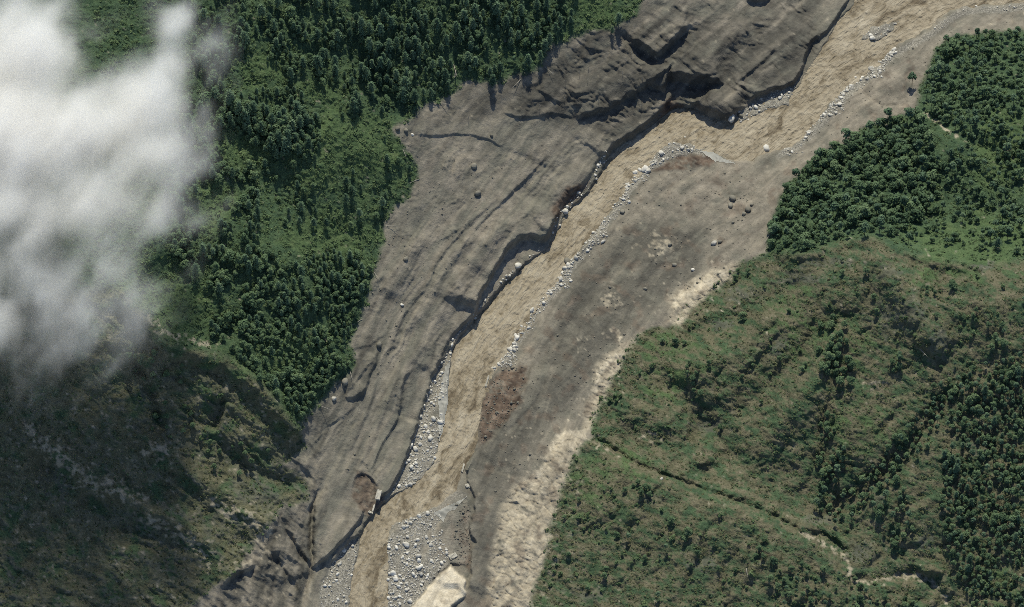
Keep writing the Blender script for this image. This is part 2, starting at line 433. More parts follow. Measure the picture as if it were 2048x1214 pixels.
cu, cv = PX * .8 + PY * .6 + 22 * lump2 + 9 * w1[0], PY * .8 - PX * .45 + 26 * lump2 + 9 * w1[1]
crag = np.abs(pn(cu / 60, cv / 16, 90)) * 1.3 + .6 * np.abs(pn(cu / 26, cv / 8, 91)) + .35 * np.abs(pn(cu / 11, cv / 5, 92))
Z += (mRK * mud * (1 - river) * 2.9 * (crag - .4) * (.4 + on)).astype(f32)
# soil cliffs, pale crust
crk = np.exp(-(pn(PX / 15 + .5 * w1[0], PY / 13 + .5 * w1[1], 96) / .05) ** 2) + .7 * np.exp(-(pn(PX / 7 + w2x, PY / 7, 97) / .06) ** 2)
crk2 = np.exp(-(pn((PX + PY * .5) / 34 + .5 * w1[0], (PY - PX * .4) / 17 + .5 * w1[1], 94) / .045) ** 2)
Z += (mPALE * (1.6 * lump - 1.9 * crk2 * .65 - .25 * crk)).astype(f32)
Z += (mRED * (1.6 * np.abs(pn(PX / 8, PY / 8, 98)) + 1.2 * np.abs(pn(PX / 4.5, PY / 4.5, 99)) + lump)).astype(f32)
mROCK2 = region([(440,1170),(500,1090),(560,1030),(620,1015),(622,1140),(604,1214),(560,1330),(380,1330)], 16)
Z += (mROCK2 * 2.6 * (np.abs(pn(PX / 26, PY / 40, 106)) + .6 * np.abs(pn(PX / 11, PY / 14, 107)) - .4)).astype(f32)
# vegetation relief
bil = np.abs(pn(PX / 9, PY / 8, 101)) + .6 * np.abs(pn(PX / 4.6, PY / 4.2, 102))
bil2 = fbm(PX / 22, PY / 20, 3, 104)
Z += (mVEG * (1.0 - .35 * mSCR) * (2.0 * bil - .7)).astype(f32)
Z += (mVEG * (1.6 * bil2 + 2.0 * lump2)).astype(f32)
gul = ridged((PX + .5 * PY) / 70 + .6 * w1[0], (PY) / 190 + .5 * w1[1], 3, 110)
Z += (mSCR * 3.6 * (1.0 - gul)).astype(f32)
Z += (mSCR * 1.3 * np.abs(fbm((PX + .6 * PY) / 40, (PY - .4 * PX) / 15, 3, 112))).astype(f32)
Z += (mSPUR * 3.2 * (ridged((PX - PY * 1.1) / 60 + .5 * w1[0], (PX + PY) / 150, 3, 120) - 1.0)).astype(f32)

# river bed, banks and gravel bars
nearshore = sm(-46, 2, inR)
Z = np.where(inR > -46, Z * (1 - nearshore * sideR * .85) + (RZ + 1.6) * nearshore * sideR * .85, Z)
bed = sm(-3, 5, RIVN)
Z = Z * (1 - bed) + (RZ - 1.8) * bed
Z = Z * (1 - mBAR) + (RZ + 1.3 + .8 * lump + .5 * fine) * mBAR
Z = Z * (1 - mCREAM) + (RZ + 6 + .5 * lump) * mCREAM
Z = Z.astype(f32)

# ---------------------------------------------------------------- to world space; no overhangs
def to_world(x, y, z):
    a = (np.asarray(x, float) - 1024) * MPP / DIST
    b = (607 - np.asarray(y, float)) * MPP / DIST
    dx, dy, dz = a, sT + b * cT, -cT + b * sT
    t = (np.asarray(z, float) - CAMP[2]) / dz
    return CAMP[0] + t * dx, CAMP[1] + t * dy, CAMP[2] + t * dz
WXm, WYm, WZm = to_world(PX, PY, Z)
EPS = 0.12
for j in range(NY - 2, -1, -1):
    lim = WYm[j + 1] + EPS * (YS[j + 1] - YS[j]) * .5
    bad = WYm[j] < lim
    if bad.any():
        b = (607 - float(YS[j])) * MPP / DIST
        t = (lim[bad] - CAMP[1]) / (sT + b * cT)
        WYm[j][bad] = lim[bad]
        WXm[j][bad] = CAMP[0] + t * ((XS[bad] - 1024) * MPP / DIST)
        WZm[j][bad] = CAMP[2] + t * (-cT + b * sT)
        Z[j][bad] = WZm[j][bad]

def sample(G, x, y):
    x = np.asarray(x, float); y = np.asarray(y, float)
    i = np.clip(np.searchsorted(XS, x) - 1, 0, NX - 2); j = np.clip(np.searchsorted(YS, y) - 1, 0, NY - 2)
    u = (x - XS[i]) / (XS[i + 1] - XS[i]); v = (y - YS[j]) / (YS[j + 1] - YS[j])
    return (G[j, i] * (1 - u) + G[j, i + 1] * u) * (1 - v) + (G[j + 1, i] * (1 - u) + G[j + 1, i + 1] * u) * v
def ground(x, y, dz=0.0):
    return np.stack([sample(WXm, x, y), sample(WYm, x, y), sample(WZm, x, y) + dz], -1)

# ---------------------------------------------------------------- materials
def mat(name, rough=0.9, spec=0.1):
    m = bpy.data.materials.new(name); m.use_nodes = True
    b = m.node_tree.nodes['Principled BSDF']
    b.inputs['Roughness'].default_value = rough
    b.inputs['Specular IOR Level'].default_value = spec
    return m, m.node_tree.nodes, m.node_tree.links, b
class NT:
    def __init__(s, nodes, links): s.n, s.l = nodes, links
    def noise(s, vec, scale, detail=3, rough=.55):
        n = s.n.new('ShaderNodeTexNoise'); n.inputs['Scale'].default_value = scale
        n.inputs['Detail'].default_value = detail; n.inputs['Roughness'].default_value = rough
        if vec is not None: s.l.new(vec, n.inputs['Vector'])
        return n.outputs['Fac']
    def ramp(s, fac, stops):
        r = s.n.new('ShaderNodeValToRGB'); el = r.color_ramp.elements
        while len(el) < len(stops): el.new(.5)
        for e, (p, c) in zip(el, stops): e.position = p; e.color = (*c, 1)
        s.l.new(fac, r.inputs['Fac']); return r.outputs['Color']
    def mix(s, fac, a, b, mode='MIX'):
        m = s.n.new('ShaderNodeMix'); m.data_type = 'RGBA'; m.blend_type = mode
        for v, i in ((fac, 0), (a, 6), (b, 7)):
            if isinstance(v, (int, float)): m.inputs[i].default_value = v
            elif isinstance(v, tuple): m.inputs[i].default_value = (*v, 1)
            else: s.l.new(v, m.inputs[i])
        return m.outputs[2]
    def math(s, op, a, b=None):
        m = s.n.new('ShaderNodeMath'); m.operation = op
        for v, i in ((a, 0), (b, 1)):
            if v is None: continue
            if isinstance(v, (int, float)): m.inputs[i].default_value = v
            else: s.l.new(v, m.inputs[i])
        return m.outputs[0]
    def attr(s, name):
        a = s.n.new('ShaderNodeAttribute'); a.attribute_name = name; return a
    def sep(s, c):
        x = s.n.new('ShaderNodeSeparateColor'); s.l.new(c, x.inputs[0]); return x.outputs

gm, gn, gl, gb = mat('ground_cover', .95, .06)
T = NT(gn, gl)
geo = gn.new('ShaderNodeTexCoord').outputs['Object']
A = T.attr('cover_a'); B = T.attr('cover_b'); a3 = T.sep(A.outputs['Color']); b3 = T.sep(B.outputs['Color'])
n_big, n_mid, n_fin = T.noise(geo, .02, 4), T.noise(geo, .11, 4), T.noise(geo, .75, 3, .65)
c_mud = T.ramp(T.mix(.5, n_big, n_mid), [(.32, (.100, .097, .081)), (.5, (.140, .135, .111)), (.68, (.183, .173, .140))])
c_tan = T.ramp(n_mid, [(.3, (.160, .144, .117)), (.55, (.215, .192, .156)), (.75, (.275, .245, .198))])
c_veg = T.ramp(n_mid, [(.3, (.038, .064, .038)), (.5, (.054, .088, .048)), (.72, (.076, .112, .058))])
c_mead = T.ramp(n_mid, [(.3, (.056, .090, .042)), (.55, (.076, .114, .052)), (.75, (.100, .132, .062))])
c_scr = T.ramp(n_mid, [(.3, (.090, .089, .055)), (.5, (.116, .110, .071)), (.72, (.152, .138, .095))])
c_pale = T.ramp(n_mid, [(.3, (.255, .222, .168)), (.55, (.35, .308, .235)), (.75, (.44, .39, .30))])
c_red = T.ramp(n_mid, [(.3, (.058, .044, .036)), (.55, (.115, .086, .066)), (.75, (.21, .165, .13))])
c_dark = T.ramp(n_mid, [(.3, (.060, .057, .050)), (.55, (.082, .078, .067)), (.75, (.112, .105, .089))])
c_grav = T.ramp(n_fin, [(.3, (.125, .118, .100)), (.5, (.195, .184, .158)), (.68, (.33, .31, .265))])
c = T.mix(b3[2], c_mud, c_dark)
c = T.mix(a3[2], c, c_tan)
c = T.mix(a3[0], c, c_veg)
c = T.mix(A.outputs['Alpha'], c, c_mead)
c = T.mix(a3[1], c, c_scr)
c = T.mix(b3[0], c, c_pale)
c = T.mix(T.attr('cream').outputs['Fac'], c, T.ramp(n_mid, [(.3, (.42, .365, .275)), (.55, (.54, .48, .375)), (.75, (.62, .56, .45))]))
c = T.mix(b3[1], c, c_red)
c = T.mix(B.outputs['Alpha'], c, c_grav)
speck = T.ramp(n_fin, [(.28, (.62, .62, .62)), (.5, (.98, .98, .98)), (.74, (1.35, 1.34, 1.32))])
speck_m = T.ramp(n_fin, [(.28, (.84, .84, .83)), (.5, (.99, .99, .99)), (.74, (1.16, 1.15, 1.14))])
gf = T.attr('flow').outputs['Vector']
gmap = gn.new('ShaderNodeMapping'); gmap.inputs['Scale'].default_value = (.012, .16, 1); gl.new(gf, gmap.inputs[0])
gwn = gn.new('ShaderNodeTexNoise'); gwn.inputs['Scale'].default_value = .02; gwn.inputs['Detail'].default_value = 2; gl.new(geo, gwn.inputs['Vector'])
gwv = gn.new('ShaderNodeVectorMath'); gwv.operation = 'MULTIPLY_ADD'; gl.new(gwn.outputs['Color'], gwv.inputs[0]); gwv.inputs[1].default_value = (2.2, 2.2, 0); gl.new(gmap.outputs[0], gwv.inputs[2])
n_str = T.noise(gwv.outputs[0], 1.0, 5, .6)
streak = T.ramp(n_str, [(.3, (.74, .74, .75)), (.5, (1.0, 1.0, 1.0)), (.7, (1.22, 1.2, 1.16))])
speck_m = T.mix(1.0, speck_m, streak, 'MULTIPLY')
c = T.mix(1.0, c, T.mix(a3[0], speck_m, speck), 'MULTIPLY')
gl.new(c, gb.inputs['Base Color'])
bp = gn.new('ShaderNodeBump'); gl.new(T.math('ADD', T.math('MULTIPLY', a3[0], .4), .42), bp.inputs['Strength']); bp.inputs['Distance'].default_value = 1.3
gl.new(T.math('ADD', n_fin, T.math('MULTIPLY', T.noise(geo, .3, 4), 1.2)), bp.inputs['Height'])
gl.new(bp.outputs[0], gb.inputs['Normal'])

wm, wnn, wl, wb = mat('muddy_water', .62, .18)
T = NT(wnn, wl)
fl = T.attr('flow').outputs['Vector']
mp = wnn.new('ShaderNodeMapping'); mp.inputs['Scale'].default_value = (.019, .080, 1); wl.new(fl, mp.inputs[0])
mp2 = wnn.new('ShaderNodeMapping'); mp2.inputs['Scale'].default_value = (.085, .34, 1); wl.new(fl, mp2.inputs[0])
def warp(vec, sc, amt):
    n = wnn.new('ShaderNodeTexNoise'); n.inputs['Scale'].default_value = sc; n.inputs['Detail'].default_value = 2; wl.new(fl, n.inputs['Vector'])
    v = wnn.new('ShaderNodeVectorMath'); v.operation = 'MULTIPLY_ADD'; wl.new(n.outputs['Color'], v.inputs[0]); v.inputs[1].default_value = (amt,) * 3
    wl.new(vec, v.inputs[2]); return v.outputs[0]
na, nb = T.noise(warp(mp.outputs[0], .035, 3.0), 1.0, 6, .62), T.noise(warp(mp2.outputs[0], .06, 2.6), 1.0, 4, .6)
cw = T.ramp(na, [(.35, (.105, .082, .053)), (.43, (.180, .148, .100)), (.51, (.258, .218, .156)), (.63, (.308, .266, .196)), (.78, (.40, .355, .275))])
cw = T.mix(T.ramp(nb, [(.6, (0, 0, 0)), (.78, (.5, .5, .5))]), cw, (.40, .36, .285))
wl.new(cw, wb.inputs['Base Color'])
bp = wnn.new('ShaderNodeBump'); bp.inputs['Strength'].default_value = .9; bp.inputs['Distance'].default_value = 3.0
wl.new(T.math('ADD', nb, T.math('MULTIPLY', na, .8)), bp.inputs['Height']); wl.new(bp.outputs[0], wb.inputs['Normal'])

def rock_mat(name, lo, hi, scale=.6):
    m, n, l, b = mat(name, .85, .15); t = NT(n, l)
    oi = n.new('ShaderNodeObjectInfo').outputs['Random']
    tc = n.new('ShaderNodeTexCoord').outputs['Object']
    nz = t.noise(tc, scale, 4, .6)
    cc = t.ramp(t.math('ADD', t.math('MULTIPLY', nz, .8), t.math('MULTIPLY', oi, .25)), [(.3, lo), (.75, hi)])
    l.new(cc, b.inputs['Base Color'])
    bu = n.new('ShaderNodeBump'); bu.inputs['Distance'].default_value = .35; bu.inputs['Strength'].default_value = .6
    l.new(t.noise(tc, scale * 3, 4), bu.inputs['Height']); l.new(bu.outputs[0], b.inputs['Normal'])
    return m
M_STONE = rock_mat('pale_stone', (.29, .275, .24), (.70, .67, .60))
M_DARKR = rock_mat('mud_coated_stone', (.12, .113, .092), (.25, .232, .19))
M_CONC = rock_mat('concrete', (.22, .205, .17), (.50, .47, .40), .5)

def leaf_mat(name, lo, mid, hi):
    m, n, l, b = mat(name, .8, .12); t = NT(n, l)
    oi = n.new('ShaderNodeObjectInfo')
    at = n.new('ShaderNodeAttribute'); at.attribute_name = 'tint'
    f = t.math('ADD', t.math('MULTIPLY', at.outputs['Fac'], .4), t.math('MULTIPLY', oi.outputs['Random'], .6))
    l.new(t.ramp(f, [(.1, lo), (.5, mid), (.95, hi)]), b.inputs['Base Color'])
    return m
M_PINE = leaf_mat('pine_needles', (.044, .076, .046), (.080, .130, .076), (.125, .180, .104))
M_LEAF = leaf_mat('broad_leaves', (.046, .078, .042), (.082, .130, .066), (.128, .178, .090))
M_BUSH = leaf_mat('bush_leaves', (.056, .090, .044), (.084, .128, .058), (.122, .162, .076))
M_HEATH = leaf_mat('heath_leaves', (.076, .090, .044), (.112, .124, .064), (.152, .156, .086))
bm_, bn_, bl_, bb_ = mat('bark', .9, .1)
bl_.new(NT(bn_, bl_).ramp(NT(bn_, bl_).noise(bn_.new('ShaderNodeTexCoord').outputs['Object'], 2.0), [(.3, (.05, .042, .034)), (.7, (.12, .10, .082))]), bb_.inputs['Base Color'])
dm_, dn_, dl_, db_ = mat('dead_wood', .9, .1)
dl_.new(NT(dn_, dl_).ramp(NT(dn_, dl_).noise(dn_.new('ShaderNodeTexCoord').outputs['Object'], 1.0), [(.3, (.22, .20, .17)), (.7, (.42, .39, .34))]), db_.inputs['Base Color'])

# ---------------------------------------------------------------- cover weights
meadow_spots = [(700,300,110,80),(660,480,110,70),(480,300,60,40),(340,620,80,70),(1960,480,130,60),(1200,30,60,50),(450,760,70,40),(540,860,60,60),(2000,300,60,90),
                (590,700,70,50),(520,140,50,40),(430,400,40,50),(640,180,60,30),(1700,690,60,40),(1330,690,70,40),(1600,640,60,70),(1350,760,70,40),(1720,850,60,60),(1980,1190,60,60),(1250,930,60,50),(1180,980,50,60),(1880,540,80,40)]
mead = np.zeros(PX.shape, f32)
for x, y, rx, ry in meadow_spots:
    sl = local([(x - rx * 2, y - ry * 2), (x + rx * 2, y + ry * 2)], 10)
    mead[sl] = np.maximum(mead[sl], np.exp(-((WX[sl] - x) / rx) ** 2 - ((WY[sl] - y) / ry) ** 2))
patch = fbm(PX / 45, PY / 38, 4, 130)
mead = sm(.2, .75, mead * 1.1 + .75 * patch + .25 * fine) * mVEG * (1 - .5 * mSPUR)
w_scr = mSCR * sm(-.35, .35, .04 + 1.1 * fbm((PX + .6 * PY) / 46, (PY - .4 * PX) / 18, 4, 140) + .5 * fine) * mVEG
w_scr = np.maximum(w_scr, mSPUR * .9 * mVEG * sm(-.45, .15, fbm(PX / 50, PY / 40, 4, 141)))
w_tan = sm(-.3, .5, .75 * fbm(GS / 300, (GT + 12 * w1[0]) / 20, 4, 150) + .35 * patch + .05 * sideR - .3 * mRK + .10) * mud
lighten = coarse(lambda x, y: np.exp(-((x - 900) / 120) ** 2 - ((y - 330) / 70) ** 2) + np.exp(-((x - 1000) / 110) ** 2 - ((y - 560) / 120) ** 2) + .8 * np.exp(-((x - 1450) / 130) ** 2 - ((y - 20) / 40) ** 2) + .8 * np.exp(-((x - 1720) / 130) ** 2 - ((y - 200) / 90) ** 2) + .7 * np.exp(-((x - 1450) / 120) ** 2 - ((y - 390) / 90) ** 2) + .6 * np.exp(-((x - 1030) / 60) ** 2 - ((y - 1050) / 160) ** 2), 4)
w_tan = np.clip(w_tan * .8 + .5 * lighten * mud * sm(-.5, .3, patch), 0, 1)
w_pale = np.clip(mPALE * sm(-.5, .25, .28 + patch * .5 + .45 * fine + .9 * fbm((PX + PY * .5) / 40, (PY - PX * .45) / 12, 3, 155)) + mCREAM, 0, 1)
scab = coarse(lambda x, y: np.exp(-((x - 1325) / 40) ** 2 - ((y - 490) / 26) ** 2) + np.exp(-((x - 1220) / 20) ** 2 - ((y - 600) / 24) ** 2) + np.exp(-((x - 1228) / 20) ** 2 - ((y - 665) / 14) ** 2)
     + np.exp(-((x - 315) / 34) ** 2 - ((y - 900) / 22) ** 2) + np.exp(-((x - 1300) / 22) ** 2 - ((y - 873) / 14) ** 2) + .8 * np.exp(-((x - 1750) / 22) ** 2 - ((y - 770) / 14) ** 2) + .7 * np.exp(-((x - 655) / 16) ** 2 - ((y - 672) / 14) ** 2) + .7 * np.exp(-((x - 1800) / 40) ** 2 - ((y - 1150) / 16) ** 2), 4)
for pts, k in [([(1600,1064),(1650,1088),(1690,1120),(1712,1162),(1800,1154),(1850,1154),(1884,1192),(1910,1230)], 7), ([(1835,222),(1880,250),(1935,290)], 5), ([(2010,300),(2060,320)], 5),
               ([(60,860),(120,920),(180,960),(280,990)], 9), ([(290,1040),(380,1080),(420,1140)], 6), ([(440,1010),(500,1040),(530,1070),(500,1130)], 9), ([(430,690),(330,668),(300,640)], 4), ([(1165,862),(1190,884),(1240,916)], 4)]:
    poly = spline(pts, 4); sl = local(poly, 40)
    kk = k * 2.1 if poly[0][0] < 620 else k
    sl = local(poly, 60)
    scab[sl] = np.maximum(scab[sl], np.exp(-(sdist(WX[sl], WY[sl], poly)[0] / kk) ** 2))
brk = fbm(PX / 14, PY / 11, 3, 230)
w_pale = np.clip(w_pale + sm(.5, 1.0, scab * (.85 - .05 * mSPUR) + .5 * fine + (1.0 + .4 * mSPUR) * brk) * (.75 - .1 * mSPUR), 0, 1)
w_red = np.clip(mRED * sm(-.5, .2, patch + .6 * fine + .2), 0, 1) * (1 - river)
w_red = np.maximum(w_red, .45 * sideR * mud * sm(.12, .5, fbm(PX / 34, PY / 34, 4, 160)))
w_dark = np.clip(mRK * .95 * sm(-.6, .25, .2 + patch - .4 * lighten) + .8 * mROCK2 + .7 * region([(1060,140),(1000,168),(930,164),(860,212),(820,246),(900,250),(1000,232),(1100,240),(1160,180)], 14) + .55 * sideL * sm(.1, .5, fbm(GS / 100, GT / 18, 3, 170)) + .5 * region([(640,860),(720,790),(760,700),(735,600),(700,700),(600,850),(640,960)], 20), 0, 1)
w_dark = np.maximum(w_dark, .22 * sideR)
greyz = region([(1150,540),(1260,450),(1420,440),(1400,560),(1280,640),(1180,760),(1080,880),(1000,1000),(985,1214),(940,1214),(940,920),(1060,760),(1120,600)], 30)
w_tan = w_tan * (1 - .85 * greyz * sm(-.4, .2, patch + .3))
w_tan = np.maximum(w_tan, .8 * sideR * mud * (1 - greyz) * sm(-.45, .2, patch + .1))
w_dark = np.maximum(w_dark, 0 * region([(1150,540),(1260,450),(1420,440),(1400,560),(1280,640),(1180,760),(1060,880),(990,900),(960,1214),(940,1214),(940,920),(1060,760),(1120,600)], 26) * sm(-.45, .15, patch + .5 * fbm(GS / 260, (GT + 10 * w1[0]) / 26, 3, 172)))
w_dark = np.maximum(w_dark, greyz * .75 * sm(-.5, .25, patch + .25 + .5 * fbm(GS / 260, (GT + 10 * w1[0]) / 26, 3, 172)))
w_dark = w_dark * mud
strip = np.maximum(sm(1100, 1010, PX + 0 * PY) * 0 + sm(730, 760, 1480 - PY) * sm(282, 300, PY) * sm(1420, 1390, PX) * sm(735, 715, PY), sm(1540, 1570, PX))
shoreR = np.exp(-((inR + 8) / 8.0) ** 2) * sm(-12, 2, dR) * mud * (.25 + .95 * strip)
w_grav = np.clip(mBAR * sm(-.6, -.1, fbm(PX / 30, PY / 40, 3, 220) + .15) + sm(.3, .75, shoreR + .5 * fine + .35 * patch - .05) * .9, 0, 1)

def ca(*w):
    a = np.zeros((NY, NX, 4), f32)
    for k, v in enumerate(w): a[..., k] = np.clip(v, 0, 1)
    return a.reshape(-1, 4)
bare = np.zeros(PX.shape, f32)
for x, y, rx, ry in [(1800,630,60,45),(1880,690,32,42),(1600,560,55,16),(1480,590,45,14),(1560,690,26,22),(1655,525,60,12),(1960,532,40,9),(1640,1038,38,16),(1720,1110,50,26),(1750,1000,20,20),(1420,850,40,16),(1850,1080,20,20),(1440,650,30,12),(1780,545,24,20),(1300,1000,30,10),(1180,1190,40,20),(1400,1130,40,16),(1950,900,20,16),(520,1000,60,16),(330,760,30,12),(440,830,16,30),(560,930,30,14)]:
    sl = local([(x - rx * 2, y - ry * 2), (x + rx * 2, y + ry * 2)], 10)
    bare[sl] = np.maximum(bare[sl], np.exp(-((WX[sl] - x) / rx) ** 2 - ((WY[sl] - y) / ry) ** 2))
bare = sm(.35, .8, bare + .8 * brk + .3 * fine)
spr = ridged((PX - PY * 1.1) / 60 + .5 * w1[0], (PX + PY) / 150, 3, 120)
bare = np.maximum(bare, mSPUR * sm(1.15, 1.5, spr + .8 * brk + .5 * fine) * sm(700, 800, PY))
w_dark = np.maximum(w_dark, bare * .6); w_scr = w_scr * (1 - bare * .6)
mead = mead * (1 - bare)
edge_p = sm(.1, .4, brk) * np.exp(-((PX - 1110 + (PY - 1000) * .25) / 60) ** 2) * sm(900, 960, PY) * mVR * .5
w_pale = np.clip(w_pale + edge_p, 0, 1)
w_grav = w_grav * (1 - .75 * region([(880,1000),(940,985),(944,1140),(900,1140),(872,1110)], 12)) * (1 - .5 * region([(905,690),(870,745),(850,800),(842,850),(880,840),(897,735)], 10))
CA = ca(mVEG * (1 - bare * .7), w_scr, w_tan, mead * (1 - w_scr * .6))
cream = mCREAM * sm(-.6, .1, patch + .35 * fine + .2)
for pts, k in [([(1040,1006),(1066,968),(1084,936),(1104,896)], 7), ([(1350,604),(1400,578),(1450,552)], 9), ([(1190,780),(1206,738),(1240,706)], 6), ([(1120,872),(1150,866),(1170,874)], 5)]:
    poly = spline(pts, 4); sl = local(poly, 40)
    cream[sl] = np.maximum(cream[sl], sm(.35, .9, np.exp(-(sdist(WX[sl], WY[sl], poly)[0] / k) ** 2) + .6 * fine[sl] + .9 * brk[sl]) * .45)
w_grav = w_grav * (1 - mCREAM)
CREAMA = np.clip(cream, 0, 1).reshape(-1)
CB = ca(w_pale, w_red, w_dark, w_grav)
VERT = np.stack([WXm, WYm, WZm], -1).reshape(-1, 3).astype(f32)

def sheet(name, facemask, material, verts=None, attrs=()):
    """facemask over the (NY-1, NX-1) cells"""
    V = VERT if verts is None else verts
    j, i = np.nonzero(facemask)
    v00 = j * NX + i
    q = np.stack([v00, v00 + NX, v00 + NX + 1, v00 + 1], 1)
    used, inv = np.unique(q.ravel(), return_inverse=True)
    me = bpy.data.meshes.new(name)
    me.vertices.add(len(used)); me.vertices.foreach_set('co', V[used].ravel())
    me.loops.add(q.size); me.loops.foreach_set('vertex_index', inv.astype(np.int32).ravel())
    me.polygons.add(len(q)); me.polygons.foreach_set('loop_start', np.arange(0, q.size, 4, dtype=np.int32))
    me.update()
    me.polygons.foreach_set('use_smooth', np.ones(len(q), bool))
    for an, data, typ, key in attrs:
        at = me.attributes.new(an, typ, 'POINT'); at.data.foreach_set(key, data[used].ravel().astype(f32))
    me.materials.append(material); me.update(); me.validate()
    o = bpy.data.objects.new(name, me); COL.objects.link(o)
    o['kind'] = 'structure'
    return o
cellx = (PX[:-1, :-1] + PX[1:, 1:]) / 2; celly = (PY[:-1, :-1] + PY[1:, 1:]) / 2
veg_c = mVEG[:-1, :-1] > .5
scr_c = mSCR[:-1, :-1] > .5
far_c = dL[:-1, :-1] < 0
spur_c = mSPUR[:-1, :-1] > .5
riv_c = (inR[:-1, :-1] > -3)
bar_c = mBAR[:-1, :-1] > .5
zones = {
 'river_bed': riv_c & ~bar_c,
 'gravel_ground': bar_c,
}
rest = ~(riv_c | bar_c)
zones['mountain_terrain'] = rest & far_c & veg_c & ~spur_c
zones['spur_terrain'] = rest & far_c & spur_c
zones['landslide_terrain'] = rest & far_c & ~veg_c & ~spur_c
zones['debris_fan_terrain'] = rest & ~far_c & ~veg_c
zones['scrub_hill_terrain'] = rest & ~far_c & veg_c & scr_c
zones['side_valley_terrain'] = rest & ~far_c & veg_c & ~scr_c
GL = {'river_bed': 'brown mud bed under the river', 'gravel_ground': 'pale gravel ground of the river bars', 'mountain_terrain': 'green forest floor of the mountain flank beside the cloud',
      'spur_terrain': 'dark grassy rock spur in the cloud shadow', 'landslide_terrain': 'grey landslide scar with flow ridges above the river',
      'debris_fan_terrain': 'grey brown debris fan between river and scrub hill', 'scrub_hill_terrain': 'olive brown scrub hill with ravines', 'side_valley_terrain': 'green forest floor of the side valley'}
for nm, fm in zones.items():
    o = sheet(nm, fm, gm, attrs=(('flow', np.stack([GS * MPP, GT * MPP, np.zeros_like(GS)], -1).reshape(-1, 3), 'FLOAT_VECTOR', 'vector'), ('cream', CREAMA, 'FLOAT', 'value'), ('cover_a', CA, 'FLOAT_COLOR', 'color'), ('cover_b', CB, 'FLOAT_COLOR', 'color')))
    o['label'] = GL[nm]
# shallow grey side channels
sm_, sn_, sl_, sb_ = mat('silty_shallows', .5, .2)
sl_.new(NT(sn_, sl_).ramp(NT(sn_, sl_).noise(sn_.new('ShaderNodeTexCoord').outputs['Object'], .12, 4), [(.3, (.16, .158, .14)), (.7, (.27, .265, .24))]), sb_.inputs['Base Color'])
for k, (pl, lb) in enumerate([([(899,722),(890,728),(878,790),(876,850),(880,880),(889,840),(895,790)], 'grey shallow channel beside the long gravel bar'), ([(935,990),(900,1008),(868,1024),(886,1044),(896,1024),(922,1004)], 'grey shallow channel at the head of the wide gravel bar'), ([(1395,300),(1425,303),(1452,318),(1470,326),(1430,322)], 'grey shallow pool behind the bend bar')]):
    m_ = region(pl, 2, JX, JY)[:-1, :-1] > .45
    vs = np.stack(to_world(PX, PY, np.maximum(Z, RZ + .6) + .25), -1).reshape(-1, 3).astype(f32)
    o = sheet('shallow_water', m_, sm_, vs); o['label'] = lb
# water surface
rip = fbm(GS / 16, GT / 7, 3, 200, .6)
rip2 = ridged((GS + 10 * w1[0]) / 34, (GT + 14 * w1[1]) / 11, 2, 205)
chop = ridged((PX + PY * .5 + 12 * w1[0]) / 17, (PY - PX * .4 + 16 * w1[1]) / 7, 2, 215)
ZW = RZ + .7 * rip + .6 * (rip2 - .6) + (.45 + .8 * sm(-.2, .4, fbm(PX / 40, PY / 40, 2, 216))) * .6 * (chop - .6) + .35 * fbm(PX / 6 + w1[0], PY / 5 + w1[1], 2, 210)
vw = np.stack(to_world(PX, PY, ZW), -1).reshape(-1, 3).astype(f32)
flow = np.stack([GS * MPP, GT * MPP, np.zeros_like(GS)], -1).reshape(-1, 3)
ro = sheet('river', (RIVN[:-1, :-1] > -9) & (inR[:-1, :-1] > -10), wm, vw, (('flow', flow, 'FLOAT_VECTOR', 'vector'),))
ro['label'] = 'brown muddy river running through the landslide valley'

# ---------------------------------------------------------------- plant meshes
def mesh_from(name, verts, faces, material, tint=None, smooth=False):
    me = bpy.data.meshes.new(name)
    verts = np.asarray(verts, f32); faces = np.asarray(faces, np.int32); k = faces.shape[1]
    me.vertices.add(len(verts)); me.vertices.foreach_set('co', verts.ravel())
    me.loops.add(faces.size); me.loops.foreach_set('vertex_index', faces.ravel())
    me.polygons.add(len(faces)); me.polygons.foreach_set('loop_start', np.arange(0, faces.size, k, dtype=np.int32))
    me.update()
    if smooth: me.polygons.foreach_set('use_smooth', np.ones(len(faces), bool))
    if tint is not None:
        at = me.attributes.new('tint', 'FLOAT', 'POINT'); at.data.foreach_set('value', np.asarray(tint, f32))
    me.materials.append(material); me.update(); me.validate()
    return me

def leaves(name, pos, nrm, size, material, rng):
    """small bent leaf-spray faces at pos, facing nrm"""
    n = len(pos)
    nrm = nrm / np.linalg.norm(nrm, axis=1, keepdims=True)
    h = rng.normal(size=(n, 3))
    u = np.cross(nrm, h); u /= np.linalg.norm(u, axis=1, keepdims=True)
    v = np.cross(nrm, u)
    s = size[:, None] if np.ndim(size) else size
    a, b = rng.uniform(.7, 1.25, (n, 1)) * s, rng.uniform(.5, .9, (n, 1)) * s
    drop = -nrm * s * .22
    P = np.stack([pos - u * a + drop, pos - v * b, pos + u * a + drop, pos + v * b], 1).reshape(-1, 3)
    F = np.arange(4 * n).reshape(n, 4)
    F = np.concatenate([F[:, [0, 1, 3]], F[:, [1, 2, 3]]])
    tint = np.repeat(rng.rand(n), 4)
    return mesh_from(name, P, F, material, tint)

